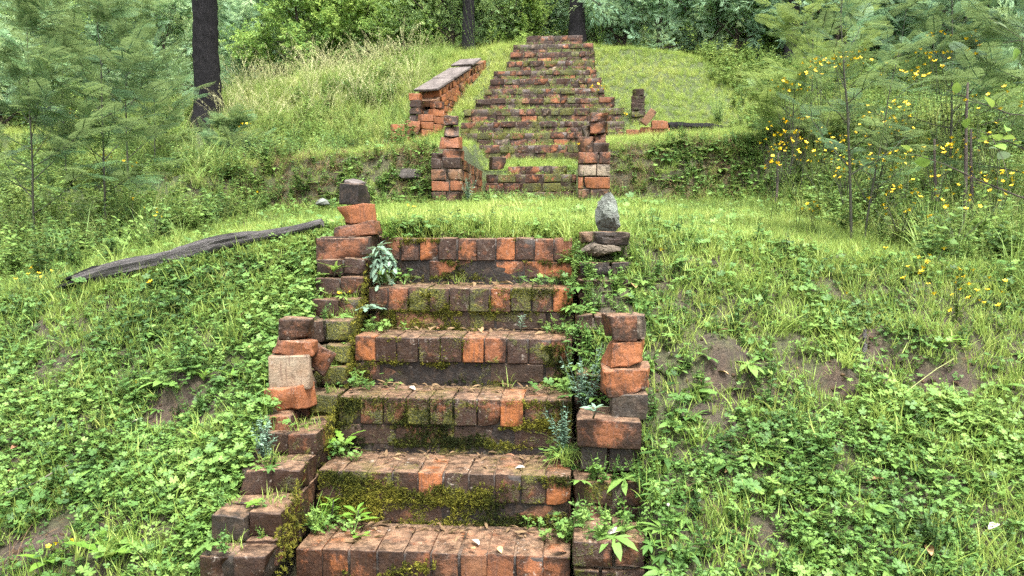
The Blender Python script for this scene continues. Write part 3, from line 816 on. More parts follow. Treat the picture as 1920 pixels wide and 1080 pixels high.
# cairn at the head of the right wall
def rock(name, label, pxr, pyr, y, depth, mat, seed, taper=0.0, flat=1.0, sub=4):
    a = at(pxr[0], pyr[0], y); b = at(pxr[1], pyr[1], y)
    w = abs(b.x - a.x) / 2; h = abs(a.z - b.z) / 2
    import bmesh
    bm = bmesh.new(); bmesh.ops.create_icosphere(bm, subdivisions=sub, radius=1.0)
    g = np.random.default_rng(seed)
    ks = g.normal(0, 1, (14, 3)); ks /= np.linalg.norm(ks, axis=1)[:, None]; off = g.uniform(.62, .95, 14)
    for v in bm.verts:
        p = np.array(v.co)
        for kk, of in zip(ks, off):              # flat facets cut from a ball
            dd = p @ kk
            if dd > of: p = p - kk * (dd - of) * .85
        t = 1 - taper * (p[2] * .5 + .5) ** 1.3
        v.co = (p[0] * w * t * 1.12, p[1] * depth / 2 * t * 1.1, p[2] * h * 1.08)
        v.co += Vector(g.normal(0, .0022, 3))
    me = bpy.data.meshes.new(name); bm.to_mesh(me); bm.free()
    me.polygons.foreach_set("use_smooth", np.ones(len(me.polygons), bool))
    try: me.set_sharp_from_angle(angle=R(30))
    except Exception: pass
    o = obj(name, me, mat, None, ((a.x + b.x) / 2, y + depth / 2, (a.z + b.z) / 2))
    return tag(o, label, "stone")
rock("upright_stone", "upright pointed stone with pale green lichen on the right wall head", (1108, 1170), (356, 436), 3.92, .13, STONE, 3, .62)
loose("loose_brick", "thin purple-brown brick right under the pointed lichen stone", "brick", (1113, 1178), (434, 460), 3.9, .14, (0, .03, .1), .97, None, .008, 4, .3, 0, None, 17)
loose("loose_brick", "small tan brick beside the purple one at the wall head", "brick", (1089, 1116), (435, 456), 4.0, .12, (0, 0, .1), .72, None, .004, 2, .2, 0, None, 18)
rock("flat_stone", "flat pale tan stone lying under the purple brick on the right wall", (1092, 1166), (454, 481), 3.86, .17, TANSTONE, 8, .15)
# bricks standing on the two pillars
G4 = "loose bricks piled on the left pillar"
loose("loose_brick", "lowest brown brick piled on the left pillar", "brick", (829, 868), (280, 300), 8.05, .18, (0, .04, .1), .42, None, .006, 3, .3, 0, G4, 19)
loose("loose_brick", "dark crumbled brick lying left on the left pillar head", "brick", (808, 832), (287, 301), 8.06, .16, (0, 0, .1), .6, None, .008, 4, .9, .1, G4, 20)
loose("loose_brick", "reddish middle brick of the pile on the left pillar", "brick", (825, 862), (255, 279), 8.06, .17, (0, -.03, -.1), .3, None, .005, 3, .2, 0, G4, 21)
loose("loose_brick", "yellowish stained brick second from top on the left pillar", "brick", (830, 858), (234, 255), 8.07, .16, (0, .02, .2), .66, None, .007, 4, .4, .3, G4, 22)
loose("loose_brick", "topmost brown brick of the pile on the left pillar", "brick", (832, 858), (216, 234), 8.07, .15, (0, -.03, 0), .5, None, .006, 3, .5, .1, G4, 23)
G5 = "loose bricks piled on the right pillar"
loose("loose_brick", "dark wide brick lowest right in the pile on the right pillar", "brick", (1112, 1142), (268, 289), 8.04, .17, (0, 0, .05), .6, None, .004, 2, .7, 0, G5, 24)
loose("loose_brick", "tan brick lowest left in the pile on the right pillar", "brick", (1083, 1112), (256, 289), 8.06, .17, (0, 0, -.05), .55, None, .007, 3, .3, 0, G5, 25)
loose("loose_brick", "tilted grey brick leaning left in the right pillar pile", "brick", (1092, 1114), (234, 256), 8.1, .14, (0, -.35, .1), .85, None, .006, 3, .5, 0, G5, 26)
loose("loose_brick", "rough brown brick in the middle of the right pillar pile", "brick", (1106, 1136), (250, 269), 8.06, .16, (0, .04, .1), .5, None, .009, 4, .4, .1, G5, 27)
loose("loose_brick", "red brick second from top of the right pillar pile", "brick", (1108, 1140), (229, 250), 8.06, .16, (0, -.02, -.1), .3, None, .006, 3, .3, 0, G5, 28)
loose("loose_brick", "topmost reddish brick of the pile on the right pillar", "brick", (1106, 1141), (210, 229), 8.06, .16, (0, .06, .1), .35, None, .008, 4, .4, 0, G5, 29)
rock("crest_stone", "pale flat stone lying on top of the distant staircase", (1033, 1064), (68, 79), 14.35, .25, STONE, 12, .3, sub=3)
rock("bank_stone", "grey stone half buried at the foot of the left bank", (585, 612), (372, 387), 7.6, .2, STONE, 15, .2, sub=3)
rock("rock_ledge", "dark ledge of rock jutting from the bank left of the pillar", (738, 800), (312, 338), 8.2, .4, STONEDARK, 18, .1, sub=3)
loose("loose_brick", "lone brown brick on the grassy landing between the pillars", "brick", (918, 945), (294, 318), 10.1, .15, (0, .05, .4), .5, None, .006, 3, .5, .2, None, 30)

# ------------------------------------------------------------------ tubes, logs
def tube(pts, rad, n=7, jitter=0.0, seed=0, cap=True):
    pts = np.asarray(pts, float); rad = np.asarray(rad, float)
    d = np.gradient(pts, axis=0); M = frames(d)
    a = np.linspace(0, 2 * PI, n, endpoint=False)
    g = np.random.default_rng(seed)
    rr = rad[:, None] * (1 + (g.normal(0, jitter, (len(pts), n)) if jitter else 0))
    ring = (M[:, :, 0][:, None] * np.cos(a)[None, :, None] + M[:, :, 2][:, None] * np.sin(a)[None, :, None]) * rr[..., None]
    V = (pts[:, None] + ring).reshape(-1, 3); F = []
    for i in range(len(pts) - 1):
        for j in range(n):
            p, q = i * n + j, i * n + (j + 1) % n
            F += [(p, q, q + n), (p, q + n, p + n)]
    if cap:
        V = np.vstack([V, pts[:1], pts[-1:]]); k = len(V) - 2; e = (len(pts) - 1) * n
        for j in range(n):
            F += [(k, (j + 1) % n, j), (k + 1, e + j, e + (j + 1) % n)]
    return V, np.array(F)

def log_mesh(name, L, prof, seed, sag=0.0, n=22, seg=60, groove=.2):
    """bark-less log along +X: prof = radius knots; long drying cracks and broken flakes"""
    g = np.random.default_rng(seed); t = np.linspace(0, 1, seg)
    pts = np.stack([t * L, .02 * np.sin(t * 5 + seed), sag * np.sin(t * PI) + .006 * np.sin(t * 13)], 1)
    rad = np.interp(t, *zip(*prof))
    V, F = tube(pts, rad, n, .02, seed)
    a = np.arange(n)
    ridge = np.stack([vnoise(t * 3 + k * 7.3, t * 0 + k * 3.1, seed) for k in a], 1) * 2 * groove
    ridge += np.where((a % 5 == seed % 5)[None, :], -groove * .9, 0) * (vnoise(t * 4, t * 0 + 1, seed + 3) > -.2)[:, None]
    ridge += np.stack([vnoise(t * 22 + k, t * 0 + k * 5.7, seed + 9) for k in a], 1) * .12
    Vr = V[:-2].reshape(seg, n, 3); c = pts[:, None]
    V[:-2] = (c + (Vr - c) * (1 + ridge[..., None])).reshape(-1, 3)
    me = mesh_np(name, V, F, None, True); me.set_sharp_from_angle(angle=R(35)); return me
pa = hit(150, 548); pb = hit(600, 452)
log = obj("fallen_log", log_mesh("fallen_log", (pb - pa).length + .02, [(0, .042), (.2, .045), (.35, .040), (.62, .038), (.70, .034), (.74, .026), (1, .022)], 4, .02), LOGM)
pa.z += .05; pb.z += .085
dv = pb - pa; log.location = pa
log.rotation_euler = (0, -math.asin(dv.z / dv.length), math.atan2(dv.y, dv.x))
tag(log, "long weathered grey fallen log lying across the left terrace edge", "log")
g = Geo()
gs = np.random.default_rng(3)
for q in range(9):                                # the split, blackened butt end
    a0 = Vector((-.10 + .02 * gs.normal(), gs.uniform(-.045, .045), gs.uniform(-.04, .045)))
    b0 = Vector((.22 + .12 * gs.random(), a0.y * .8, a0.z * .9))
    V, F = tube([a0, (a0 + b0) / 2 + Vector((0, 0, .006)), b0], [.008, .024, .014], 5, .25, q); g.add(V, F)
so = obj("splintered_end", g.mesh("splintered_end"), CHAR, log)
pc = at(1252, 234, 11.1); pd = at(1378, 232, 11.5)
bl = obj("burnt_log", log_mesh("burnt_log", (pd - pc).length, [(0, .075), (.5, .085), (1, .07)], 9), CHAR)
bl.location = (pc.x, pc.y, h1(pc.x, pc.y) + .11); bl.rotation_euler = (0, 0, math.atan2(pd.y - pc.y, pd.x - pc.x))
tag(bl, "short charred black log lying on the terrace right of the stairs", "log")

def stick(label, p0, p1, r, mat, name="dead_stick", bend=.03, group=None):
    p0, p1 = Vector(p0), Vector(p1); t = np.linspace(0, 1, 8)
    L = p1 - p0; side = L.cross(Vector((0, 0, 1))).normalized()
    pts = [(p0 + L * s + side * bend * math.sin(s * 5) + Vector((0, 0, bend * .6 * math.sin(s * 9)))) - p0 for s in t]
    V, F = tube(pts, r * (1 - .5 * t), 6, .12, int(L.length * 1000) % 97)
    return tag(obj(name, mesh_np(name, V, F, None, True), mat, None, p0), label, "stick", group)
a = hit(1615, 672); stick("pale splintered piece of wood standing in the right slope", a - Vector((0, 0, .02)), a + Vector((.025, .02, .12)), .015, LOGM, "wood_splinter", .006)
a = hit(527, 288, 6); stick("thin black stick leaning out of the grass left of the pillars", a, at(562, 245, a.y), .012, CHAR, bend=.01)
a = hit(1300, 790); stick("long dry stem leaning over the clover on the right slope", hit(1545, 830), hit(1790, 730) + Vector((0, 0, .12)), .003, M_STRAW, "dry_stem", .01)
stick("thin tan twig lying across the clover at far left", hit(0, 960) + Vector((0, 0, .05)), hit(130, 905) + Vector((0, 0, .06)), .004, TWIGM, bend=.01)

# ------------------------------------------------------------------ leaf shapes (length along +Y, normal +Z)
def leaf_tpl(L, W, shape=(.0, .6, 1.0, .75, 0.0), cup=.12, droop=.2, tint=.5):
    n = len(shape); V = []; F = []
    for i, s in enumerate(shape):
        t = i / (n - 1); y = L * t; z = -droop * L * t * t
        V += [(-W / 2 * s, y, z + cup * W * s), (0, y, z), (W / 2 * s, y, z + cup * W * s)]
    for i in range(n - 1):
        a = 3 * i; b = a + 3
        F += [(a, a + 1, b + 1), (a, b + 1, b), (a + 1, a + 2, b + 2), (a + 1, b + 2, b + 1)]
    return np.array(V), np.array(F), np.full(len(V), tint)

def leaf_cheap(L, W, droop=.15, tint=.5):
    V = np.array([(0, 0, 0), (-W / 2, L * .45, -.02 * L), (W / 2, L * .45, -.02 * L), (0, L, -droop * L)])
    return V, np.array([(0, 2, 1), (1, 2, 3)]), np.full(4, tint)

def blade(L, W, bend, seg=3):
    V = []; F = []
    for i in range(seg + 1):
        t = i / seg; a = bend * t
        y = L * (1 - math.cos(a)) / max(bend, .01); z = L * math.sin(a) / max(bend, .01); w = W / 2 * (1 - t ** 1.6)
        V += [(-w, y, z), (w, y, z)] if i < seg else [(0, y, z)]
    for i in range(seg - 1):
        a = 2 * i; F += [(a, a + 1, a + 3), (a, a + 3, a + 2)]
    F.append((2 * seg - 2, 2 * seg - 1, 2 * seg))
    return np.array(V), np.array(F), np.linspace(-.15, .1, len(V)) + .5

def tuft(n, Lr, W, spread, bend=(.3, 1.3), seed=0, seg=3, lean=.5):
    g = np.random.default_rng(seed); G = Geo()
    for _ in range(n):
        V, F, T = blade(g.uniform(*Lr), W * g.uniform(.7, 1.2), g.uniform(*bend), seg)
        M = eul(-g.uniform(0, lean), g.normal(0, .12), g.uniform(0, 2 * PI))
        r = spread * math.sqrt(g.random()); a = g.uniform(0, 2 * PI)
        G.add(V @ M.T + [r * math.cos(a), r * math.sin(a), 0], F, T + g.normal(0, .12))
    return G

def heart(L, W):
    V = np.array([(0, 0, 0), (-.30 * W, .35 * L, .05 * L), (-.5 * W, .75 * L, .07 * L), (-.27 * W, L, .03 * L), (0, .88 * L, 0),
                  (.27 * W, L, .03 * L), (.5 * W, .75 * L, .07 * L), (.30 * W, .35 * L, .05 * L)])
    F = np.array([(0, 4, 1), (1, 4, 2), (2, 4, 3), (0, 7, 4), (7, 6, 4), (6, 5, 4)])
    return V, F, np.full(8, .5)

def stemstrip(p, w=.0012):
    x = np.array([w, 0, 0]); b = np.zeros(3)
    return np.array([b - x, b + x, p + x, p - x]), np.array([(0, 1, 2), (0, 2, 3)]), np.full(4, .35)

def clover(seed, n=7, spread=.035, size=.014, h=(.02, .06), lobes=3):
    g = np.random.default_rng(seed); G = Geo()
    for _ in range(n):
        a = g.uniform(0, 2 * PI); r = spread * math.sqrt(g.random())
        p = np.array([r * math.cos(a), r * math.sin(a), g.uniform(*h)])
        s = g.uniform(.7, 1.25); T = g.normal(0, .1)
        til = eul(g.normal(0, .35), g.normal(0, .35), g.uniform(0, 2 * PI))
        G.add(*stemstrip(p))
        for q in range(lobes):
            V, F, t = heart(size * s, size * s * (1.0 if lobes == 3 else .72))
            az = 2 * PI * q / lobes if lobes == 3 else -2.3 + 4.6 * q / (lobes - 1)
            V = V @ eul(.12, 0, az).T
            G.add(V @ til.T + p, F, t + T)
    return G

def forb(seed, h=.3, pairs=12, ll=.025, lw=.009, branches=3):
    g = np.random.default_rng(seed); G = Geo()
    for b in range(branches):
        az = g.uniform(0, 2 * PI); lean = g.uniform(.05, .5); hh = h * g.uniform(.6, 1.1)
        dirv = np.array([math.cos(az) * math.sin(lean), math.sin(az) * math.sin(lean), math.cos(lean)])
        V, F = tube([np.zeros(3), dirv * hh * .5, dirv * hh + [0, 0, .02]], [.0022, .0016, .0008], 3, cap=False); G.add(V, F, .2)
        k = pairs * 2; t = g.uniform(.12, 1.0, k); pos = dirv[None] * (hh * t)[:, None]
        aa = g.uniform(0, 2 * PI, k)
        d = np.stack([np.cos(aa), np.sin(aa), g.uniform(.0, .7, k)], 1)
        s = g.uniform(.6, 1.3, k) * (1.15 - .5 * t)
        G.place(leaf_tpl(ll, lw, (.1, .9, 1, 0), .1, .25), frames(d, g.normal(0, .4, k), s), pos, g.normal(0, .1, k))
    return G

def rosette(seed, n=9, L=.08, W=.025, lift=.45):
    g = np.random.default_rng(seed); a = np.linspace(0, 2 * PI, n, endpoint=False) + g.normal(0, .2, n)
    G = Geo(); d = np.stack([np.cos(a), np.sin(a), np.full(n, lift) + g.normal(0, .12, n)], 1)
    G.place(leaf_tpl(L, W, (.15, .5, 1, .85, 0), .1, .5), frames(d, g.normal(0, .15, n), g.uniform(.6, 1.15, n)), np.zeros((n, 3)) + [0, 0, .005], g.normal(0, .08, n))
    return G

def seedgrass(seed, n=9, h=(.7, 1.1)):
    g = np.random.default_rng(seed); G = Geo()
    for _ in range(n):
        az = g.uniform(0, 2 * PI); hh = g.uniform(*h); t = np.linspace(0, 1, 7); lean = g.uniform(.15, .6)
        out = hh * (lean * t ** 2 + .12 * t); zz = hh * (t - .38 * lean * t ** 3)
        pts = np.stack([out * math.cos(az), out * math.sin(az), zz], 1)
        V, F = tube(pts, np.linspace(.0022, .001, 7), 3, cap=False); G.add(V, F, .3)
        k = 26; tt = g.uniform(.62, 1, k); i = tt * 6; i0 = np.minimum(i.astype(int), 5); f = (i - i0)[:, None]
        pos = pts[i0] * (1 - f) + pts[i0 + 1] * f
        d = np.stack([np.cos(az) + g.normal(0, .5, k), np.sin(az) + g.normal(0, .5, k), -g.uniform(.4, 1.6, k)], 1)
        G.place(leaf_cheap(.04, .005), frames(d, None, g.uniform(.6, 1.3, k)), pos, g.uniform(.0, .4, k))
    return G

def dead_tpl(seed):
    g = np.random.default_rng(seed); G = Geo()
    V, F, T = leaf_tpl(.07, .022, (.05, .6, 1, .7, 0), g.uniform(.05, .5), g.uniform(-.2, .3)); G.add(V + [0, -.03, .006], F, T)
    return G

# ------------------------------------------------------------------ scattering (uncountable cover only)
def template_collection(name, geos, mat):
    c = bpy.data.collections.new(name)
    for q, G in enumerate(geos):
        me = G.mesh("%s_%d" % (name, q)); me.materials.append(mat)
        c.objects.link(bpy.data.objects.new("%s_%02d" % (name, q), me))
    return c

def scatter(name, label, cat, coll, P, scl, tint, tilt=.18, rz=None, rx=0.0):
    n = len(P)
    nvar = len(coll.objects)
    me = bpy.data.meshes.new(name); me.vertices.add(n)
    me.vertices.foreach_set("co", np.asarray(P, np.float32).ravel())
    rot = np.stack([rx + rng.normal(0, tilt, n), rng.normal(0, tilt, n), rng.uniform(0, 2 * PI, n) if rz is None else rz], 1)
    for nm, tp, dat, key in (("rot", 'FLOAT_VECTOR', rot, "vector"), ("scl", 'FLOAT', scl, "value"), ("tint", 'FLOAT', tint, "value")):
        a = me.attributes.new(nm, tp, 'POINT'); a.data.foreach_set(key, np.asarray(dat, np.float32).ravel())
    a = me.attributes.new("idx", 'INT', 'POINT'); a.data.foreach_set("value", rng.integers(0, nvar, n).astype(np.int32))
    o = obj(name, me)
    ng = bpy.data.node_groups.new(name, 'GeometryNodeTree')
    ng.interface.new_socket("Geometry", in_out='INPUT', socket_type='NodeSocketGeometry')
    ng.interface.new_socket("Geometry", in_out='OUTPUT', socket_type='NodeSocketGeometry')
    nd, lk = ng.nodes, ng.links
    gi, go = nd.new("NodeGroupInput"), nd.new("NodeGroupOutput")
    iop = nd.new("GeometryNodeInstanceOnPoints")
    ci = nd.new("GeometryNodeCollectionInfo"); ci.inputs["Collection"].default_value = coll
    ci.inputs["Separate Children"].default_value = True; ci.inputs["Reset Children"].default_value = True
    def attr(nm, tp):
        q = nd.new("GeometryNodeInputNamedAttribute"); q.data_type = tp; q.inputs["Name"].default_value = nm
        return q.outputs["Attribute"]
    e2r = nd.new("FunctionNodeEulerToRotation")
    lk.new(attr("rot", 'FLOAT_VECTOR'), e2r.inputs[0])
    lk.new(gi.outputs[0], iop.inputs["Points"]); lk.new(ci.outputs[0], iop.inputs["Instance"])
    iop.inputs["Pick Instance"].default_value = True
    lk.new(attr("idx", 'INT'), iop.inputs["Instance Index"])
    lk.new(e2r.outputs[0], iop.inputs["Rotation"])
    lk.new(attr("scl", 'FLOAT'), iop.inputs["Scale"])
    lk.new(iop.outputs[0], go.inputs[0])
    md = o.modifiers.new("scatter", 'NODES'); md.node_group = ng
    return tag(o, label, cat, kind="stuff")

def clear_of_brick(X, Y, pad=0.0):
    ok = ~((X > -1.25 - pad) & (X < .03 + pad) & (Y < 4.09) & (Y > 1.5))
    ok &= ~((X > 0) & (X < .28) & (Y > 2.5) & (Y < 3.26)) & ~((X > 0) & (X < .26) & (Y > 3.55) & (Y < 4.08))
    ok &= ~((X > -1.12) & (X < .04) & (Y > 9.95) & (Y < 10.42))
    xl = np.interp(Y, RY, RL); xr = np.interp(Y, RY, RR)
    ok &= ~((X > xl - .02) & (X < xr + .02) & (Y > 11.15) & (Y < 14.62))
    ok &= ~((((X > -1.44) & (X < -1.12)) | ((X > .03) & (X < .37))) & (Y > 7.98) & (Y < 9.96))
    # parapet and its flare
    ok &= ~((X > -2.34 + (Y - 12) * .28) & (X < -2.0 + (Y - 12) * .28) & (Y > 11.9) & (Y < 14.05))
    return ok

BT = hit(378, 232, 8)
def pts(n, x0, x1, y0, y1, dens=None, zoff=0.0, low=False):
    X = rng.uniform(x0, x1, n); Y = rng.uniform(y0, y1, n)
    ok = clear_of_brick(X, Y)
    # only where a camera near the photographer's could see it
    ok &= np.abs(X + .077 * Y) < .78 * Y + .9
    if not low: ok &= ~((np.abs(X - BT.x * Y / BT.y) < .3) & (Y > BT.y - 3.0) & (Y < BT.y + .3) & (rng.random(n) < .8))
    if dens is not None: ok &= rng.random(n) < dens(X, Y)
    X, Y = X[ok], Y[ok]
    return np.stack([X, Y, H(X, Y) + zoff], 1)

def patch(X, Y, s, seed, lo=-.1, hi=.15): return smooth(fbm(X * s, Y * s, seed, 3), lo, hi)
def bankm(X, Y): return smooth(Y, 7.9, 8.1) * (1 - smooth(Y, 8.45, 8.75)) * smooth(X, -4.4, -3.6) * (1 - smooth(X, 1.6, 2.6))
def thick_l(X, Y): return smooth(-X, 2.7 + 0 * Y, 3.6) * smooth(Y, 4.4, 5.4)
def thick_r(X, Y): return smooth(X, 1.35 + .06 * Y, 2.2 + .06 * Y) * smooth(Y, 4.2, 4.9)

C_CLOVER = template_collection("clover", [clover(s, 7) for s in range(4)] + [clover(10 + s, 5, .04, .016, (.02, .07), 5) for s in range(3)], M_CLOV)
C_WEED = template_collection("weed", [rosette(s, 8, .07, .022) for s in range(2)] + [forb(s, .10, 8, .022, .010, 3) for s in range(3)] + [clover(31, 4, .04, .018, (.03, .08), 5)], M_CLOV)
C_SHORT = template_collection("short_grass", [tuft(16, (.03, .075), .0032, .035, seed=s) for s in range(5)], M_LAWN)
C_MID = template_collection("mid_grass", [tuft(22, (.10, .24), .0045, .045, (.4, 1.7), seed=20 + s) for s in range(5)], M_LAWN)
C_LONG = template_collection("long_grass", [tuft(26, (.3, .62), .007, .06, (.4, 1.9), seed=40 + s, seg=5, lean=.35) for s in range(4)], M_LONG)
C_FORB = template_collection("undergrowth", [forb(50 + s, .34, 15, .036, .017, 4) for s in range(3)] + [forb(57 + s, .26, 12, .045, .026, 4) for s in range(3)], M_FORB)
C_SEED = template_collection("seed_grass", [seedgrass(s) for s in range(4)], M_STRAW)
C_DRY = template_collection("dry_grass", [tuft(14, (.06, .2), .003, .04, (.8, 2.4), seed=70 + s, lean=1.0) for s in range(4)], M_DRY)
C_LITTER = template_collection("litter", [dead_tpl(s) for s in range(5)], M_DRY)

def crumb(seed):
    g = np.random.default_rng(seed); V, F = tube([(0, 0, -.006), (0, 0, -.003), (0, 0, .004), (0, 0, .007)], [.004, .009, .008, .002], 6, .3, seed)
    return Geo().add(V * g.uniform(.7, 1.3, 3), F, .4)
C_CRUMB = template_collection("soil_crumb", [crumb(s) for s in range(4)], M_DRY)
def nrm(n, a, s): return np.clip(rng.normal(a, s, n), 0.02, 5)
# clover and geranium cover of the two lower slopes
P = pts(36000, -3.6, 3.4, 2.0, 4.35, lambda X, Y: (1 - .88 * soil_mask(X, Y)) * (.2 + .8 * patch(X, Y, 2.0, 3, -.18, .08)) * np.where(X > 0, .75, 1.0))
scatter("clover_cover", "low clover and geranium leaves covering both lower slopes", "ground cover", C_CLOVER, P, nrm(len(P), .68, .17) * (1 + .8 * fbm(P[:, 0] * 1.8 + 9, P[:, 1] * 1.8, 72)), .45 + .8 * fbm(P[:, 0] * 1.5, P[:, 1] * 1.5, 71) + rng.normal(0, .15, len(P)))
P2 = pts(5200, -6, 4.2, 4.2, 8.2, lambda X, Y: patch(X, Y, 1.1, 5, .0, .25) * (1 - thick_l(X, Y) * .6))
scatter("clover_patches", "patches of clover scattered in the terrace lawn", "ground cover", C_CLOVER, P2, nrm(len(P2), 1.2, .3), .55 + rng.normal(0, .12, len(P2)))
P = pts(3600, -3.4, 3.2, 2.1, 4.5, lambda X, Y: (1 - .8 * soil_mask(X, Y)) * (.25 + .75 * patch(X, Y, 1.6, 8)))
scatter("small_weeds", "small broadleaf weeds among the clover on the slopes", "ground cover", C_WEED, P, np.clip(rng.lognormal(-.1, .3, len(P)), .5, 1.5), .38 + rng.normal(0, .14, len(P)))
P = pts(9000, -3.2, 3.0, 2.2, 4.5, lambda X, Y: soil_mask(X, Y) * .9 + .03)
scatter("soil_crumbs", "crumbs of earth and grit on the bare patches of the slopes", "soil", C_CRUMB, P, np.clip(rng.lognormal(-.5, .5, len(P)), .2, 2.5), .12 + rng.normal(0, .14, len(P)), .8)
# grass
P = pts(8000, -3.4, 3.4, 2.1, 4.3, lambda X, Y: (1 - .8 * soil_mask(X, Y)) * np.clip(.25 + .45 * (X > 0) * smooth(Y, 2.9, 3.4) + .5 * patch(X, Y, 1.8, 12) + .6 * smooth(Y, 3.5, 3.9), 0, 1))
scatter("slope_grass", "short grass tufts growing through the slope cover", "grass", C_SHORT, P, nrm(len(P), 1.25, .35), .55 + rng.normal(0, .15, len(P)))
P = pts(27000, -7.5, 5.5, 4.05, 8.2, lambda X, Y: (1 - .8 * soil_mask(X, Y)) * (1 - .7 * thick_l(X, Y)) * (1 - .55 * thick_r(X, Y)) * (.4 + .6 * patch(X, Y, 1.4, 14, -.2, .1)))
scatter("lawn", "short bright green lawn on the middle terrace", "grass", C_SHORT, P, nrm(len(P), 1.15, .3), .52 + .7 * fbm(P[:, 0] * 1.1, P[:, 1] * 1.1, 77) + rng.normal(0, .15, len(P)))
P = pts(900, -1.2, 0.1, 4.05, 4.3)
scatter("edge_grass", "grass fringe hanging over the edge of the top near step", "grass", C_SHORT, P, nrm(len(P), .9, .25), .6 + rng.normal(0, .14, len(P)))
P = pts(900, -1.12, .03, 8.0, 9.9)
P = np.vstack([P, pts(1100, -1.1, .03, 10.42, 11.17)])
scatter("recess_grass", "grass growing in the recess between the two pillars", "grass", C_SHORT, P, nrm(len(P), .75, .25), .5 + rng.normal(0, .16, len(P)))
P = pts(2600, -4.2, 3.2, 2.1, 8.0, lambda X, Y: (1 - soil_mask(X, Y)) * (.05 + .5 * patch(X, Y, 1.3, 18, .08, .3) + .3 * (X > .5) * smooth(Y, 3.2, 3.8)))
scatter("grass_tufts", "taller grass tufts dotted over slopes and terrace", "grass", C_MID, P, nrm(len(P), .62, .2), .58 + rng.normal(0, .15, len(P)))
P = pts(21000, -14, 9, 8.35, 17, lambda X, Y: (1 - .9 * bankm(X, Y)) * (.6 + .4 * patch(X, Y, .8, 19)))
scatter("hill_grass", "lush bright grass over the upper terrace and hillside", "grass", C_MID, P, nrm(len(P), .85, .25) * np.where(P[:, 1] < 11.3, .42, np.where(P[:, 0] > 0, .55, 1.0)), .72 + .5 * fbm(P[:, 0] * .6, P[:, 1] * .6, 78) + rng.normal(0, .14, len(P)))
P = np.vstack([pts(14000, .2, 6.5, 10.8, 16.5, lambda X, Y: .7 + .3 * patch(X, Y, .8, 20)), pts(5000, -5, 4.5, 8.6, 11.6, lambda X, Y: 1 - .9 * bankm(X, Y)), pts(3500, -2.4, -.8, 11.2, 15.6)])
scatter("hill_lawn", "short lush lawn right of the distant staircase and on the upper terrace", "grass", C_MID, P, nrm(len(P), .5, .13), .66 + .6 * fbm(P[:, 0] * .8, P[:, 1] * .8, 81) + rng.normal(0, .15, len(P)))
P = pts(6000, -4.5, 2.8, 7.9, 8.85, lambda X, Y: np.clip(bankm(X, Y) * .9 * (.3 + patch(X, Y, 1.7, 22)), 0, 1))
scatter("bank_weeds", "dark straggling weeds growing on the face of the earth bank", "ground cover", C_WEED, P, nrm(len(P), 1.05, .35), .45 + rng.normal(0, .14, len(P)))
P = pts(2600, -4.6, 3.4, 7.9, 8.85, lambda X, Y: np.clip(bankm(X, Y), 0, 1) * (.35 + .65 * smooth(Y, 8.25, 8.6)))
scatter("bank_grass", "grass spilling over the lip and down the face of the earth bank", "grass", C_MID, P, nrm(len(P), .6, .18), .5 + rng.normal(0, .17, len(P)), .4)
P = pts(5000, -4.5, 3.0, 7.95, 8.9, lambda X, Y: np.clip(bankm(X, Y) * .55 + .1, 0, 1) * (.3 + .7 * patch(X, Y, 1.9, 23)))
scatter("bank_dry_grass", "brown dead grass and roots hanging on the earth bank", "grass", C_DRY, P, nrm(len(P), 1.0, .3), .45 + rng.normal(0, .2, len(P)), .5)
P = pts(4200, -4.2, 3.8, 2.1, 8.0, lambda X, Y: .15 + .5 * patch(X, Y, 1.7, 91, .05, .3) + .75 * soil_mask(X, Y))
scatter("slope_dry_grass", "dry brown grass wisps and dead leaves among the slope cover", "grass", C_DRY, P, nrm(len(P), .6, .2), .5 + rng.normal(0, .2, len(P)), .6)
P = np.vstack([pts(9000, -13, -2.6, 4.5, 14, lambda X, Y: thick_l(X, Y) * (.3 + .7 * patch(X, Y, .9, 26))),
               pts(10500, 1.6, 8, 4.3, 14, lambda X, Y: thick_r(X, Y) * (.45 + .6 * patch(X, Y, .9, 27))),
               pts(1300, -9, -2.3, 10.3, 16, lambda X, Y: .25 + .75 * patch(X, Y, .8, 28)), pts(700, 2.2, 7, 13, 16, lambda X, Y: patch(X, Y, .8, 35))])
scatter("undergrowth", "dense leafy undergrowth on both sides of the terraces", "undergrowth", C_FORB, P, nrm(len(P), .95, .3), .48 + .5 * fbm(P[:, 0] * .8, P[:, 1] * .8, 79) + rng.normal(0, .13, len(P)))
P = np.vstack([pts(1500, 1.7, 5.5, 4.1, 10, lambda X, Y: thick_r(X, Y) * (.25 + .75 * patch(X, Y, 1.0, 29))),
               pts(500, -8, -3, 5, 10, lambda X, Y: thick_l(X, Y) * patch(X, Y, 1.0, 30)),
               pts(3600, -8, -2.2, 11.8, 17, lambda X, Y: .5 + .5 * patch(X, Y, .7, 33)),
               pts(260, 2.5, 8, 15.2, 18, lambda X, Y: .2 + .5 * patch(X, Y, .7, 34))])
scatter("long_grass", "long arching grass behind the terraces and in the thickets", "grass", C_LONG, P, nrm(len(P), .62, .18), .7 + rng.normal(0, .15, len(P)))
P = np.vstack([pts(150, -6.5, -2.4, 12.6, 15.6, lambda X, Y: .3 + .7 * patch(X, Y, .8, 36)), pts(60, -16, -5, 15, 20)])
scatter("seed_grass", "pale drooping seed heads of tall grass near the burnt trunk", "grass", C_SEED, P, nrm(len(P), .72, .15), .6 + rng.normal(0, .15, len(P)))
P = pts(4200, -40, 26, 15.6, 46, lambda X, Y: .35 + .65 * patch(X, Y, .4, 44))
scatter("forest_floor_growth", "leafy undergrowth between the trees of the background woods", "undergrowth", C_FORB, P, nrm(len(P), 2.6, .8) * np.clip((P[:, 1] - 11) / 8, .6, 1.6), .4 + rng.normal(0, .15, len(P)))
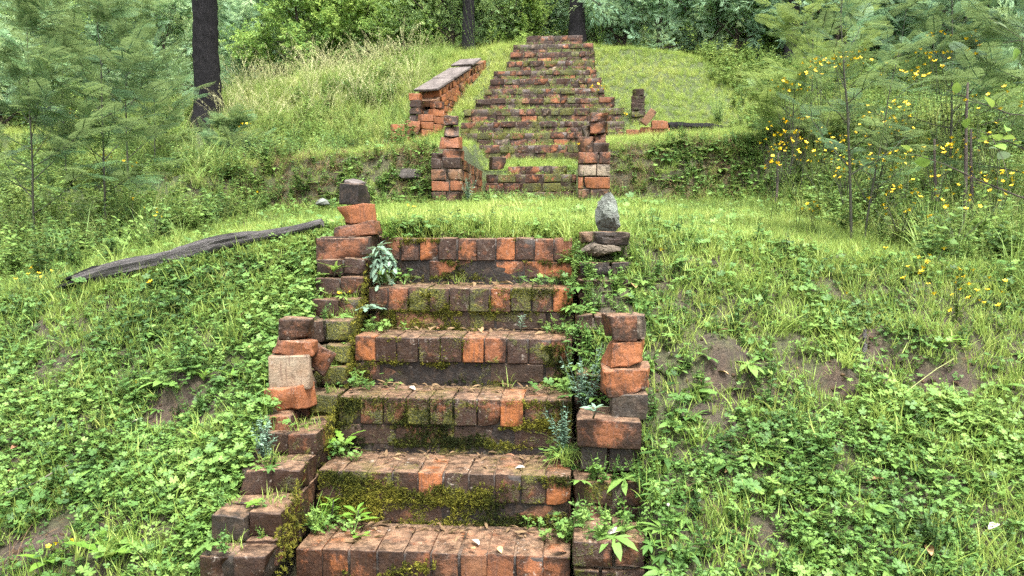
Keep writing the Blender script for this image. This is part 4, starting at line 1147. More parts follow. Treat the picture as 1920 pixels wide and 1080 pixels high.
# litter and small growth on the treads
LX, LY, LZ = [], [], []
for k in range(5):
    n = 90
    LX.append(rng.uniform(XL + .02, XR - .01, n)); LY.append(2.7 + k * TREAD + rng.beta(4, 1.3, n) * .26 + .01); LZ.append(np.full(n, STEPZ[k] + .002))
P = np.stack([np.concatenate(LX), np.concatenate(LY), np.concatenate(LZ)], 1)
PL = pts(2200, -3.8, 3.2, 2.1, 8, lambda X, Y: .15 + .6 * soil_mask(X, Y)); PL[:, 2] += .015
scatter("leaf_litter", "small dead leaves and bark scraps littering the treads and slopes", "leaf litter", C_LITTER, np.vstack([P, PL]), nrm(len(P) + len(PL), .45, .2), .5 + rng.normal(0, .25, len(P) + len(PL)), .25)
SX, SY, SZ = [], [], []
for k, (y0, zt, xl, xr) in enumerate(ROWS):
    n = int((xr - xl) * 42)
    x = rng.uniform(xl, xr, n); keep = (rng.random(n) < .35 + .65 * patch(x, x * 0 + k, 2.2, 60)); x = x[keep]
    if k == 14: x = x[:6]
    SX.append(x); SY.append(y0 + rng.uniform(.10, .28, len(x))); SZ.append(np.full(len(x), zt - .005))
P = np.stack([np.concatenate(SX), np.concatenate(SY), np.concatenate(SZ)], 1)
scatter("tread_grass", "grass tufts rooted on the treads of the distant staircase", "grass", C_SHORT, P, nrm(len(P), .85, .3), .6 + rng.normal(0, .18, len(P)))
sel = rng.random(len(P)) < .4
scatter("tread_weeds", "small weeds rooted on the treads of the distant staircase", "ground cover", C_WEED, P[sel] + [.03, .01, 0], nrm(sel.sum(), .7, .25), .45 + rng.normal(0, .15, sel.sum()))
SX, SY, SZ = [], [], []
for k in range(5):
    n = 70
    e = np.where(rng.random(n) < .5, XL + rng.gamma(1.2, .05, n), XR - rng.gamma(1.2, .05, n))
    SX.append(np.clip(e, XL + .01, XR - .005)); SY.append(2.7 + k * TREAD + rng.uniform(.12, .26, n)); SZ.append(np.full(n, STEPZ[k]))
P = np.stack([np.concatenate(SX), np.concatenate(SY), np.concatenate(SZ)], 1)
P = P[rng.random(len(P)) < .5]
scatter("step_clover", "clover rooted in the corners of the near steps", "ground cover", C_CLOVER, P, nrm(len(P), .75, .25), .5 + rng.normal(0, .12, len(P)))
n = 900
P = np.stack([-1.23 - np.abs(rng.normal(0, .10, n)), rng.uniform(2.3, 4.0, n), np.zeros(n)], 1); P[:, 2] = H(P[:, 0], P[:, 1])
scatter("wall_foot_clover", "clover crowding against the left side wall", "ground cover", C_CLOVER, P, nrm(n, .9, .25), .5 + rng.normal(0, .14, n))
WX, WY, WZ = [], [], []
for (yf, zt, hh) in LWC[:10]:
    for _ in range(7):
        WX.append(rng.uniform(-1.25, -1.03)); WY.append(yf + rng.uniform(.02, .2)); WZ.append(zt - .008)
P = np.stack([WX, WY, WZ], 1)
scatter("wall_top_weeds", "little weeds and grass rooted on the blocks of the left side wall", "ground cover", C_WEED, P, nrm(len(P), .5, .2), .5 + rng.normal(0, .15, len(P)))
P = P[rng.random(len(P)) < .6] + [.02, .03, 0]
scatter("wall_top_grass", "grass tufts rooted on the blocks of the left side wall", "grass", C_SHORT, P, nrm(len(P), .8, .25), .55 + rng.normal(0, .15, len(P)))
# moss cushions spreading over the risers, thickest in joints and damp corners
C_MOSS = template_collection("moss", [tuft(12, (.005, .013), .0028, .008, (.2, 1.0), seed=90 + s, seg=2, lean=.9) for s in range(4)], M_MOSS)
MX, MY, MZ = [], [], []
for k in range(6):
    n = 9000; x = rng.uniform(XL + .005, XR - .005, n); h_ = rng.uniform(0, .205, n)
    d = fbm(x * 5 + 13 * k, h_ * 11 + k, 95, 3) * 1.6 + .32 * np.exp(-((h_ - .118) / .014) ** 2) + .30 * np.exp(-((h_ - .2) / .02) ** 2) + [-.15, .2, .34, .10, .32, -.18][k] + .25 * np.exp(-(x - XL) / .08)
    ok = rng.random(n) < smooth(d, .1, .75) * .8
    MX.append(x[ok]); MZ.append(STEPZ[k] - .004 - h_[ok]); MY.append(np.full(ok.sum(), 2.7 + k * TREAD - .001) + np.where(h_[ok] > .115, .006, 0))
P = np.stack([np.concatenate(MX), np.concatenate(MY), np.concatenate(MZ)], 1)
scatter("moss", "olive moss cushions spreading over the risers of the near steps", "moss", C_MOSS, P, nrm(len(P), .85, .3), .45 + .9 * fbm(P[:, 0] * 4, P[:, 2] * 4, 97) + rng.normal(0, .15, len(P)), .35, None, PI / 2)
n = 1500; y = rng.uniform(2.55, 4.0, n); zt_ = np.interp(y, [q[0] for q in LWC], [q[1] for q in LWC]); z_ = zt_ - rng.uniform(.02, .26, n)
ok = rng.random(n) < smooth(fbm(y * 4, z_ * 4, 98, 3) * 1.5 + .25, .1, .6)
P = np.stack([np.full(ok.sum(), -.997), y[ok], z_[ok]], 1)
scatter("wall_moss", "yellow-green moss on the stair side of the left wall", "moss", C_MOSS, P, nrm(len(P), 1.0, .3), .7 + rng.normal(0, .18, len(P)), .5, None, PI / 3)
P = np.array([(rng.uniform(.01, .27), yy + rng.uniform(-.02, .2), zz - .01) for (yy, zz) in ((2.66, .05), (2.94, .165), (2.8, .02), (3.24, .3)) for _ in range(22)])
scatter("pier_weeds", "weeds sprouting over the broken lower end of the right wall", "ground cover", C_WEED, P, nrm(len(P), .75, .25), .5 + rng.normal(0, .14, len(P)))
# weeds crowding the right-hand wall
P = np.stack([rng.uniform(-.03, .34, 420), rng.uniform(2.5, 4.0, 420), np.zeros(420)], 1)
P[:, 2] = np.maximum(H(P[:, 0] + .25, P[:, 1]), (P[:, 1] - 2.7) * .774) - .04
P = P[~((P[:, 1] > 2.96) & (P[:, 1] < 3.24)) & ((P[:, 1] > 3.2) | (rng.random(len(P)) < .95))]
lo_ = P[:, 1] < 3.0; P[lo_, 2] = H(P[lo_, 0], P[lo_, 1])
scatter("wall_weeds", "clover and weeds crowding over the right side wall", "ground cover", C_WEED, P, nrm(len(P), .8, .25), .5 + rng.normal(0, .13, len(P)))

# ------------------------------------------------------------------ woody plants
def frond_tpl(seed, L=.13, pairs=11, fine=True):
    """bipinnate wattle leaf along +Y"""
    g = np.random.default_rng(seed); G = Geo()
    V, F = tube([(0, 0, 0), (0, L * .5, -.01 * L), (0, L, -.08 * L)], [.0016, .0012, .0006], 3, cap=False); G.add(V, F, .3)
    for q in range(pairs):
        t = .15 + .85 * q / (pairs - 1); pl = L * .30 * math.sin(PI * (.16 + .76 * t)) ** .6
        for s in (-1, 1):
            d = np.array([s * .85, .5, g.normal(-.05, .1)]); d /= np.linalg.norm(d)
            o = np.array([0, L * t, -.08 * L * t * t])
            if fine:
                k = 7; tt = np.linspace(.14, 1, k)
                pos = o + d[None] * (pl * tt)[:, None]; pos[:, 2] -= .12 * pl * tt ** 2
                ll = pl * .21
                side = np.array([-d[1], d[0], 0]) * s
                for sg in (-1, 1):
                    dd = side * sg * .9 + d * .45
                    tip = pos + dd[None] * ll; w = d * pl * .055
                    Vv = np.stack([pos - w, pos + w, tip], 1).reshape(-1, 3)
                    G.add(Vv, np.arange(k * 3).reshape(-1, 3), .5)
            else:
                w = np.array([-d[1], d[0], 0]) * pl * .13
                e = o + d * pl; e[2] -= .12 * pl; m_ = o + d * pl * .5
                G.add([o, m_ - w, m_ + w, e], [(0, 1, 2), (1, 3, 2)], .5)
    return G.arr()

def skeleton(seed, h, r0, nb, spread, start=.2, upness=.5, sub=4, lean=(0, 0), wob=.05, tw=.5):
    g = np.random.default_rng(seed); n = 12; t = np.linspace(0, 1, n)
    wx = np.cumsum(g.normal(0, wob, n)) * h / n * 2; wy = np.cumsum(g.normal(0, wob, n)) * h / n * 2
    pts_ = np.stack([lean[0] * t + wx * t, lean[1] * t + wy * t, h * t], 1); pts_[0, 2] = -.1
    tubes = [(pts_, r0 * (1 - .85 * t))]; tips = []
    for b in range(nb):
        f = start + (1 - start) * (b + g.random()) / nb
        i = min(int(f * (n - 1)), n - 2); p = pts_[i] + (pts_[i + 1] - pts_[i]) * (f * (n - 1) - i)
        az = b * 2.399 + g.normal(0, .4); L = spread * (1 - .65 * (f - start) / (1 - start)) * g.uniform(.7, 1.15)
        el = upness + g.normal(0, .18)
        d = np.array([math.cos(az) * math.cos(el), math.sin(az) * math.cos(el), math.sin(el)])
        s = np.linspace(0, 1, 5)[:, None]
        bp = p + d * L * s + np.array([0, 0, .12 * L]) * s ** 2 + g.normal(0, .025 * L, (5, 3)) * s
        rb = r0 * (1 - .85 * f) * .55
        tubes.append((bp, rb * (1 - .75 * s[:, 0])))
        for k in range(sub):
            fs = g.uniform(.3, 1.0); j = min(int(fs * 4), 3); q = bp[j] + (bp[j + 1] - bp[j]) * (fs * 4 - j)
            d2 = d + g.normal(0, .55, 3); d2 /= np.linalg.norm(d2); l2 = L * tw * g.uniform(.4, 1)
            e = q + d2 * l2
            tubes.append((np.stack([q, (q + e) / 2 + g.normal(0, .03 * l2, 3), e]), np.array([rb * .4, rb * .25, rb * .1])))
            for m in np.linspace(.25, 1, 4): tips.append((q + (e - q) * m, d2))
        for m in (.55, .7, .85, 1.0): tips.append((p + d * L * m + np.array([0, 0, .12 * L * m * m]), d))
    tips.append((pts_[-1], np.array([0, 0, 1.0])))
    return tubes, tips

def trunk_mesh(tubes, name="trunk", n=6):
    G = Geo()
    for q, (p, r) in enumerate(tubes):
        V, F = tube(p, np.maximum(r, .0012), (10 if q == 0 else n if q < 30 else 4), .06 if q == 0 else 0, q, cap=False); G.add(V, F)
    return G.mesh(name, True)

def crown_mesh(tips, tpl, per, jit, scale, seed, droop=0.0, spread=.8, tintjit=.12):
    g = np.random.default_rng(seed); G = Geo()
    P0 = np.array([t[0] for t in tips]); D0 = np.array([t[1] for t in tips])
    P = np.repeat(P0, per, 0); D = np.repeat(D0, per, 0)
    k = len(P)
    P = P + g.normal(0, jit, (k, 3)); D = D + g.normal(0, spread, (k, 3)); D[:, 2] -= droop
    tl = np.repeat(g.normal(0, .1, len(P0)), per)
    G.place(tpl, frames(D, g.normal(0, .7, k), g.uniform(.65, 1.25, k) * scale), P, tl + g.normal(0, tintjit, k))
    return G.mesh("crown")

def spray(leaf, n, L, seed, up=.3, hang=0.0):
    g = np.random.default_rng(seed); G = Geo(); t = np.linspace(.1, 1, n)
    V, F = tube([(0, 0, 0), (0, L * .5, .01), (0, L, 0)], [.003, .002, .001], 3, cap=False); G.add(V, F, .1)
    a = np.arange(n) * 2.4
    d = np.stack([np.cos(a), np.full(n, up), np.sin(a) * .6 - hang], 1)
    G.place(leaf, frames(d, g.normal(0, .6, n), g.uniform(.7, 1.2, n)), np.stack([t * 0, t * L, t * 0], 1), g.normal(0, .1, n))
    return G.arr()

FINE = [frond_tpl(s, .17, 12) for s in range(3)]
COARSE = frond_tpl(9, .15, 9, False)
gG = Geo()
for q in range(6):
    aa = q * 2.4; d = np.array([[math.cos(aa) * .8, .7, math.sin(aa) * .5 + .1]])
    gG.place(COARSE, frames(d, None, .9), np.array([[0, .06 + .04 * q, 0]]))
WSPRAY = gG.arr()
GUMSPRAY = spray(leaf_cheap(.11, .022, .1), 12, .30, 2, .4, .7)
SHRUBSPRAY = spray(leaf_tpl(.06, .03, (.1, 1, .8, 0), .1, .2), 14, .24, 3, .5, .1)
SMALLSPRAY = spray(leaf_cheap(.04, .018, .1), 18, .24, 5, .5, .0)

def put_tree(name, label, cat, trunk, crown, loc, rz, s, group=None):
    e = empty(name, loc, rz); e.scale = (s, s, s)
    tag(e, label, cat, group)
    obj("trunk", trunk, None, e)
    if crown is not None: obj("crown", crown, None, e)
    return e

def kind(seed, h, r0, nb, spread, start, upness, sub, tpl, per, jit, sc_, lmat, bmat, droop=0, tw=.5, wob=.05):
    tb, tp = skeleton(seed, h, r0, nb, spread, start, upness, sub, (0, 0), wob, tw)
    t = trunk_mesh(tb); t.materials.append(bmat)
    c = crown_mesh(tp, tpl, per, jit, sc_, seed + 5, droop); c.materials.append(lmat)
    return t, c
K_WAT = [kind(101 + s, 5.0, .07, 34, 1.6, .02, .5, 4, WSPRAY, 2, .12, 1.6, M_WATTLE, BARK) for s in range(2)]
K_SHR = [kind(111 + s, 4.0, .06, 30, 1.5, .02, .5, 4, SHRUBSPRAY, 3, .13, 1.35, M_SHRUB, BARK) for s in range(2)]
K_DRK = [kind(121 + s, 4.6, .07, 32, 1.6, .02, .5, 4, SMALLSPRAY, 5, .14, 1.5, M_DARK, BARK) for s in range(2)]
K_GUM = [kind(131 + s, 11.0, .17, 26, 3.0, .22, .6, 5, GUMSPRAY, 5, .25, 1.5, M_GUM, CHAR, .3) for s in range(3)]

TREES = [  # kind, variant, px, depth, scale
    # front rank behind the stairs
    ("shr", 0, 560, 17.5, .78), ("shr", 1, 690, 18.0, .86), ("shr", 0, 760, 17.2, .60), ("drk", 0, 850, 17.0, .80), ("drk", 1, 925, 17.4, .74),
    ("wat", 0, 1010, 18.5, .80), ("shr", 1, 985, 17.0, .45), ("wat", 1, 1090, 19.5, .90), ("wat", 0, 1165, 16.0, .66), ("wat", 1, 1230, 15.7, .62), ("wat", 0, 1300, 15.9, .70),
    ("wat", 1, 1365, 15.6, .62), ("drk", 1, 1150, 18.2, .7), ("shr", 0, 1425, 15.9, .6), ("drk", 0, 1470, 16.0, .62), ("wat", 0, 1540, 15.0, .72), ("wat", 1, 1640, 15.5, .8),
    ("wat", 0, 1750, 14.5, .85), ("drk", 1, 1850, 15.0, .85), ("wat", 1, 1935, 13.5, .85),
    ("wat", 1, 480, 19.0, .85), ("wat", 0, 300, 18.5, .75), ("drk", 0, 230, 19.5, .8), ("wat", 1, 130, 17.5, .8), ("shr", 1, 40, 16.5, .8), ("wat", 0, -40, 16.0, .9), ("drk", 1, 600, 20.0, .9),
]
for q in range(18): TREES.append((("wat", "drk", "shr")[q % 3], q % 2, -60 + q * 118 + rnd.uniform(-30, 30), 22 + rnd.uniform(-1, 3), rnd.uniform(1.0, 1.35)))
for q in range(16): TREES.append((("wat", "drk")[q % 2], q % 2, -120 + q * 140 + rnd.uniform(-40, 40), 29 + rnd.uniform(-2, 3), rnd.uniform(1.3, 1.7)))
for q in range(20): TREES.append(("gum", q % 3, -180 + q * 118 + rnd.uniform(-40, 40), 36 + rnd.uniform(-3, 9), rnd.uniform(.95, 1.3)))
for q in (0, 1, 6, 7): TREES.append(("gum", q % 3, -80 + q * 270 + rnd.uniform(-60, 60), 25 + rnd.uniform(-2, 3), rnd.uniform(.75, .95)))
KD = {"wat": (K_WAT, "wattle_tree", "tree"), "shr": (K_SHR, "leafy_shrub", "shrub"), "drk": (K_DRK, "dark_shrub", "shrub"), "gum": (K_GUM, "gum_tree", "tree")}
RANK = {("wat", 0): "blue-green feathery wattle just behind the hilltop", ("shr", 0): "bright green leafy shrub just behind the hilltop",
        ("drk", 0): "dark small-leaved shrub just behind the hilltop",
        ("wat", 1): "feathery wattle in the second row of the background woods", ("shr", 1): "leafy shrub in the second row of the background woods", ("drk", 1): "dark shrub in the second row of the background woods",
        ("wat", 2): "tall feathery wattle deep in the background woods", ("drk", 2): "tall dark-leaved tree deep in the background woods",
        ("gum", 1): "slender dark-stemmed gum tree rising above the background shrubs", ("gum", 2): "tall gum tree at the back of the woods"}
ORD = ["leftmost", "second from the left", "third from the left", "fourth from the left", "fifth from the left", "sixth from the left", "seventh from the left", "eighth from the left",
       "ninth from the left", "tenth from the left", "tenth from the right", "ninth from the right", "eighth from the right", "seventh from the right", "sixth from the right", "fifth from the right",
       "fourth from the right", "third from the right", "second from the right", "rightmost"]
def tree_rank(kd, Y): return (1 if Y < 30 else 2) if kd == "gum" else 0 if Y < 20.2 else 1 if Y < 26.4 else 2
byk = {}
for t_ in TREES: byk.setdefault((t_[0], tree_rank(t_[0], t_[3])), []).append(t_)
for key, lst in byk.items():
    lst.sort(key=lambda q: q[2]); n_ = len(lst)
    for i_, (kd, v, px, Y, s) in enumerate(lst):
        X = (px - 1075) / FPX * Y; vr, nm, cat = KD[kd]; t, c = vr[v]
        word = ORD[i_] if i_ < (n_ + 1) // 2 else ORD[len(ORD) - (n_ - i_)]
        put_tree(nm, "%s, %s" % (RANK[key], word), cat, t, c, (X, Y, h1(X, Y)), rnd.uniform(0, 6.28), s, RANK[key])

# blackened trunks
def burnt(label, px, py0, Y, r, h, seed, limbs=2):
    if Y is None: Y = hit(px, py0, 8).y; r = r * Y / FPX
    X = (px - 1075) / FPX * Y
    g = np.random.default_rng(seed); t = np.linspace(0, 1, 16)
    p = np.stack([np.cumsum(g.normal(0, .02, 16)) * h * .12, np.cumsum(g.normal(0, .02, 16)) * h * .12, h * t - .2], 1)
    rr = r * (1 - .35 * t) * (1 + .55 * np.exp(-t * 26))
    e = empty("burnt_tree", (X, Y, h1(X, Y))); tag(e, label, "tree")
    t2 = np.linspace(0, 1, 90); V, F = tube(np.stack([np.interp(t2, t, p[:, c_]) for c_ in range(3)], 1), np.interp(t2, t, rr), 28, .035, seed); tr = obj("trunk", mesh_np("trunk", V, F, None, True), CHAR, e)
    for k in range(limbs):
        i = 8 + k * 2; az = g.uniform(0, 6.28); d = np.array([math.cos(az), math.sin(az), .8])
        q = np.stack([p[i] + d * s * h * .3 for s in (0, .3, .65, 1)]); q += g.normal(0, .05, q.shape)
        V, F = tube(q, rr[i] * np.array([.5, .4, .28, .1]), 9, .05, k); obj("limb", mesh_np("limb", V, F, None, True), CHAR, tr)
    tb, tp = skeleton(seed, h, .02, 14, 1.8, .72, .6, 4)
    c = crown_mesh(tp, GUMSPRAY, 2, .2, 1.3, seed, .3); c.materials.append(M_GUM); obj("crown", c, None, e)
    return e
burnt("thick charred black trunk standing in the tall grass at left", 378, 232, None, 24.5, 7, 1)
burnt("black charred trunk directly behind the top of the staircase", 1080, 80, 15.4, .14, 9, 2)
burnt("thin dark trunk behind the raked parapet among dark shrubs", 880, 110, 15.3, .11, 8, 3)
burnt("dark trunk at the right edge of the grassy hillside", 1462, 60, 14.6, .10, 8, 4)
burnt("slim blackened trunk deep in the woods at upper left", 240, 90, 19, .13, 9, 5)
burnt("slim blackened trunk between the bright shrubs left of the parapet", 627, 80, 19.5, .10, 9, 6)
burnt("slim dark trunk among the wattles right of the staircase", 1140, 90, 17.6, .09, 8, 7)
burnt("thin black trunk at the far left edge of the woods", 60, 90, 17, .14, 9, 8)

# ---- young wattles near the camera, every frond its own part
FM = [mesh_np("frond", *f_) for f_ in FINE]
for m_ in FM: m_.materials.append(M_SAPL)
FMY = [mesh_np("frond", *f_) for f_ in FINE]
for m_ in FMY: m_.materials.append(M_WATTLE_Y)
def sapling(label, x, y, h, seed, nb=11, spread=.42, per=4, fs=1.0, meshes=FM, start=.18, r0=.011, lean=(0, 0), name="wattle_sapling", bmat=STEMG, group=None):
    g = np.random.default_rng(seed)
    e = empty(name, (x, y, h1(x, y))); tag(e, label, "sapling", group)
    tb, tp = skeleton(seed, h, r0, nb, spread, start, .55, 0, lean, .03)
    t = trunk_mesh(tb, "stem"); t.materials.append(bmat); obj("stem", t, None, e)
    tips = []
    for (p, r) in tb[1:]:
        for f in np.linspace(.3, 1, per):
            i = min(int(f * 4), 3); q = p[i] + (p[i + 1] - p[i]) * (f * 4 - i)
            d = p[-1] - p[0]; d = d / np.linalg.norm(d)
            for s in ((-1, 1) if f < .99 else (0,)):
                tips.append((q, d * .8 + np.array([-d[1], d[0], 0]) * s * .9 + np.array([0, 0, -.15]) + g.normal(0, .2, 3)))
    top = tb[0][0]
    for f in np.linspace(.75, 1, 6):
        i = min(int(f * 11), 10); tips.append((top[i], np.array([g.normal(), g.normal(), .9])))
    P = np.array([q[0] for q in tips]); D = np.array([q[1] for q in tips]); M = frames(D, g.normal(0, .3, len(D)))
    for k in range(len(P)):
        o = obj("frond", meshes[k % 3], None, e)
        mw = Matrix([list(M[k][r_]) + [P[k][r_]] for r_ in range(3)] + [[0, 0, 0, 1]])
        s = fs * g.uniform(.7, 1.25) * (1.1 - .35 * P[k][2] / h)
        o.matrix_local = mw @ Matrix.Scale(s, 4)
    return e
a = hit(1597, 455)
sapling("feathery young wattle with a dark stem, right of the lawn", a.x, a.y, 1.85, 3, 17, .46, 4, 1.15, r0=.010, lean=(-.12, 0))
sapling("second thinner wattle stem just right of the young wattle", a.x + .12, a.y + .15, 1.45, 5, 11, .40, 4, 1.1, r0=.007, lean=(.2, .0))
def X_(px, y): return (px - 1075) / FPX * y
for (lab, px, Y, h, sd, nb, sp) in [
    ("tall feathery wattle sapling standing left of the log's far end", 165, 6.6, 2.2, 11, 17, .65),
    ("wattle sapling with arching fronds at the far left edge", 18, 6.0, 1.9, 12, 15, .60),
    ("wattle sapling in front of the burnt trunk at left", 215, 8.2, 2.3, 13, 17, .75),
    ("small wattle sapling at the foot of the burnt trunk", 425, 11.0, .75, 14, 12, .55),
    ("pale wattle sapling behind the left thicket", 90, 8.5, 2.7, 15, 17, .8),
    ("feathery wattle sapling leaning before the dark woods at left", 270, 11.5, 1.9, 16, 12, .5),
    ("bushy wattle sapling among yellow flowers at upper right", 1745, 7.6, 2.2, 17, 17, .7),
    ("wattle sapling hanging over the right edge of the view", 1880, 6.0, 2.1, 18, 16, .65)]:
    sapling(lab, X_(px, Y), Y, h, sd, nb + 7, sp * 1.1, 6, 1.55, r0=.011)
for (lab, px, Y, h, sd) in [("yellow-green young wattle above the right-hand flowers", 1500, 9.0, 1.9, 21),
                            ("yellow-green young wattle beside the dark trunk at right", 1560, 10.0, 2.4, 22),
                            ("low yellow-green wattle leaning over the right terrace", 1470, 8.3, .9, 23)]:
    sapling(lab, X_(px, Y), Y, h, sd, 18, .65, 5, 1.5, FMY)

# ---- round-leaved shrub with dark twigs at the right edge
sh = empty("round_leaf_shrub", (2.62, 4.5, h1(2.62, 4.5))); tag(sh, "twiggy dark shrub with large round leaves at the right edge", "shrub")
tb, tp = skeleton(77, 1.35, .016, 11, .85, .15, .25, 3, (-.15, 0), .06, .6)
t = trunk_mesh(tb, "stem"); t.materials.append(BARK); obj("stem", t, None, sh)
RL_ = []
for q in range(3):
    V, F, T = leaf_tpl(.075, .06, (.15, .85, 1.05, .8, .1), .12, .2 + .1 * q); m_ = mesh_np("leaf", V, F, T); m_.materials.append(M_BRIGHT if q else M_SILVER); RL_.append(m_)
gq = np.random.default_rng(8); idx = gq.choice(len(tp), 46, replace=False)
D = np.array([tp[i_][1] for i_ in idx]) + gq.normal(0, .7, (46, 3)); M = frames(D, gq.normal(0, .6, 46))
for k, i_ in enumerate(idx):
    o = obj("leaf", RL_[k % 3], None, sh); p = tp[i_][0]
    o.matrix_local = Matrix([list(M[k][r_]) + [p[r_]] for r_ in range(3)] + [[0, 0, 0, 1]]) @ Matrix.Scale(gq.uniform(.6, 1.1), 4)

# dark bare stems in the right thicket
for q, (px, py, Y, h) in enumerate([(1770, 370, 5.6, 1.1), (1785, 365, 5.8, .8), (1722, 340, 6.2, .7), (1440, 330, 7.6, .5)]):
    x = X_(px, Y); z = h1(x, Y)
    stick(["tall dark bare stem in the right thicket, nearest the round-leaved shrub", "shorter dark bare stem close behind the tall one in the right thicket",
           "dark bare stem left of the pair in the right thicket", "thin bare brown stem at the edge of the right terrace"][q], (x, Y, z - .05), (x + rnd.uniform(-.08, .05), Y + .05, z + h), .014, BARK, "bare_stem", .012)

# ------------------------------------------------------------------ flowering weeds
def petal_mesh():
    G = Geo()
    for q in range(5):
        V, F, T = leaf_tpl(.012, .008, (.3, 1, .9, .15), .1, -.15)
        G.add(V @ eul(.25, 0, q * 2 * PI / 5).T, F, T)
    V, F = tube([(0, 0, -.004), (0, 0, .004)], [.002, .0025], 5); G.add(V, F)
    return G.mesh("flower")
PET = petal_mesh(); PET.materials.append(FLOWER)
_fw = {}
def flower_plant(label, px, py, Y=None, n=4, s=1.0, group=None, hmin=.06, spread=.05):
    if Y is None: p = hit(px, py + 10); Y = p.y
    hd = at(px, py, Y); gz = h1(hd.x, Y); h = max(hmin, hd.z - gz)
    e = empty("flowering_weed", (hd.x, Y, gz)); tag(e, label, "flower", group)
    key = (round(h, 1), rnd.randrange(3))
    if key not in _fw:
        G = forb(200 + len(_fw), max(h, .1), int(9 + 12 * min(h, .6)), .02, .007, 3)
        m_ = G.mesh("foliage"); m_.materials.append(M_FORBM); _fw[key] = m_
    fo = obj("foliage", _fw[key], None, e); fo.rotation_euler = (0, 0, rnd.uniform(0, 6)); f_ = h / max(round(h, 1), .1); fo.scale = (f_, f_, f_)
    for k in range(n):
        a = rnd.uniform(0, 6.28); r = spread * math.sqrt(rnd.random())
        tip = Vector((r * math.cos(a), r * math.sin(a), h + rnd.uniform(-.35, .35) * spread))
        V, F = tube([(tip.x * .2, tip.y * .2, h * .5), (tip.x * .7, tip.y * .7, h * .8), tip], [.0013, .0011, .0009], 3, cap=False)
        st = obj("stalk", mesh_np("stalk", V, F), STEMG, e)
        fl = obj("flower", PET, None, e, tip, (rnd.uniform(-.2, .9), rnd.uniform(-.5, .5), rnd.uniform(0, 6)))
        q_ = s * rnd.uniform(.9, 1.35); fl.scale = (q_, q_, q_)
    return e
M_FORBM = leaf_mat("flowering_weed_leaf", [(0.05, 0.09, 0.02), (0.12, 0.19, 0.03), (0.2, 0.24, 0.05)], 0.35, inst=False)
FL = [("yellow flowers in a row left of the fallen log's broken end", 65, 512, 4.6, 7, 1.1), ("single yellow bloom just left of the log's broken end", 104, 536, 4.5, 1, 1.2),
      ("yellow flower in front of the fallen log", 284, 541, None, 2, 1.2), ("bright yellow cluster in the left thicket above the log", 284, 398, 5.6, 5, 1.1),
      ("small yellow flower high in the left thicket", 245, 372, 6.0, 2, 1.1), ("yellow flowers under the left sapling's fronds", 243, 308, 7.2, 4, 1.1), ("yellow haze of flowers behind the left saplings", 110, 214, 9.0, 8, 1.3),
      ("yellow flowers on the lawn between pile and pillar", 772, 386, 6.9, 3, 1.1), ("yellow flowers hanging beside the top left brick pile", 708, 425, 3.98, 3, 1.2),
      ("lone yellow flower on the lawn right of the top left pile", 745, 413, 5.0, 1, 1.1), ("yellow flower on the left stepped wall", 640, 545, 3.72, 3, 1.0),
      ("lone yellow flower on the slope below the log", 534, 522, None, 1, 1.1), ("yellow flower deep in the clover at left", 238, 742, None, 2, .9), ("yellow flowers at the bottom left corner", 118, 1054, None, 3, .9),
      ("yellow flower in the grass before the left bank", 475, 357, 7.0, 1, 1.1),
      ("flowers along the crest of the right thicket, leftmost", 1490, 155, 8.6, 9, 1.3), ("dense yellow flower spray right of the crest's leftmost", 1545, 122, 8.8, 9, 1.4), ("yellow flower spray near the sapling's top", 1594, 104, 8.8, 9, 1.3),
      ("yellow flowers in the thicket left of the bushy wattle", 1702, 135, 7.8, 8, 1.2), ("yellow flowers right of the bushy wattle", 1770, 112, 7.4, 8, 1.2), ("highest yellow flowers at upper right", 1792, 72, 7.4, 6, 1.2),
      ("yellow flowers near the upper right edge", 1850, 190, 6.2, 4, 1.1), ("yellow flower cluster at the right terrace edge", 1462, 266, 7.8, 9, 1.2), ("second yellow cluster at the right terrace edge", 1480, 240, 8.0, 7, 1.2),
      ("yellow flower low beside the right terrace", 1446, 312, 7.2, 2, 1.1), ("yellow flowers left of the young wattle's stem", 1525, 388, 6.0, 2, 1.1), ("yellow flowers right of the young wattle's stem", 1691, 376, 5.2, 5, 1.1),
      ("yellow flowers below the round-leaved shrub", 1795, 382, 5.0, 6, 1.1), ("yellow flower pair on the right terrace edge", 1713, 505, 4.7, 4, 1.1), ("scattered yellow flowers above the bare soil at right", 1790, 520, 4.6, 7, 1.1),
      ("low yellow flowers just above the bare soil at right", 1797, 545, 4.4, 5, 1.0), ("yellow flower at right above the big leaf rosette", 1788, 602, None, 1, 1.0), ("yellow flower on the lawn right of the wall head", 1237, 489, None, 1, 1.1),
      ("yellow flower on the right slope's brow", 1583, 572, None, 1, 1.0), ("yellow flowers on the right pillar's brick pile", 1089, 272, 7.98, 2, 1.2), ("yellow flowers on the upper stairs' right end", 1122, 166, 12.7, 9, 1.6),
      ("yellow flowers beside the stub right of the stairs", 1181, 214, 11.6, 4, 1.4), ("yellow flowers among the middle rows of the upper stairs", 1078, 142, 13.3, 4, 1.5), ("yellow flowers in the thicket behind the young wattle", 1650, 215, 7.0, 7, 1.2),
      ("yellow flowers on the far left bank", 205, 297, 7.0, 4, 1.1), ("yellow flowers by the upper left grass edge", 455, 235, 10.0, 4, 1.3), ("yellow flowers in the middle of the right thicket", 1640, 300, 6.4, 6, 1.1)]
for (lab, px, py, Y, n, s) in FL:
    if px > 1430 and Y: Y = Y - .5 - (.6 if Y > 6 else 0); n = int(n * 2.0) + 3
    flower_plant(lab, px, py, Y, n, s * (1.15 if Y and Y > 6 else 1.0), "yellow-flowered weeds", spread=.05 if n < 4 else .10 if n < 8 else .22)

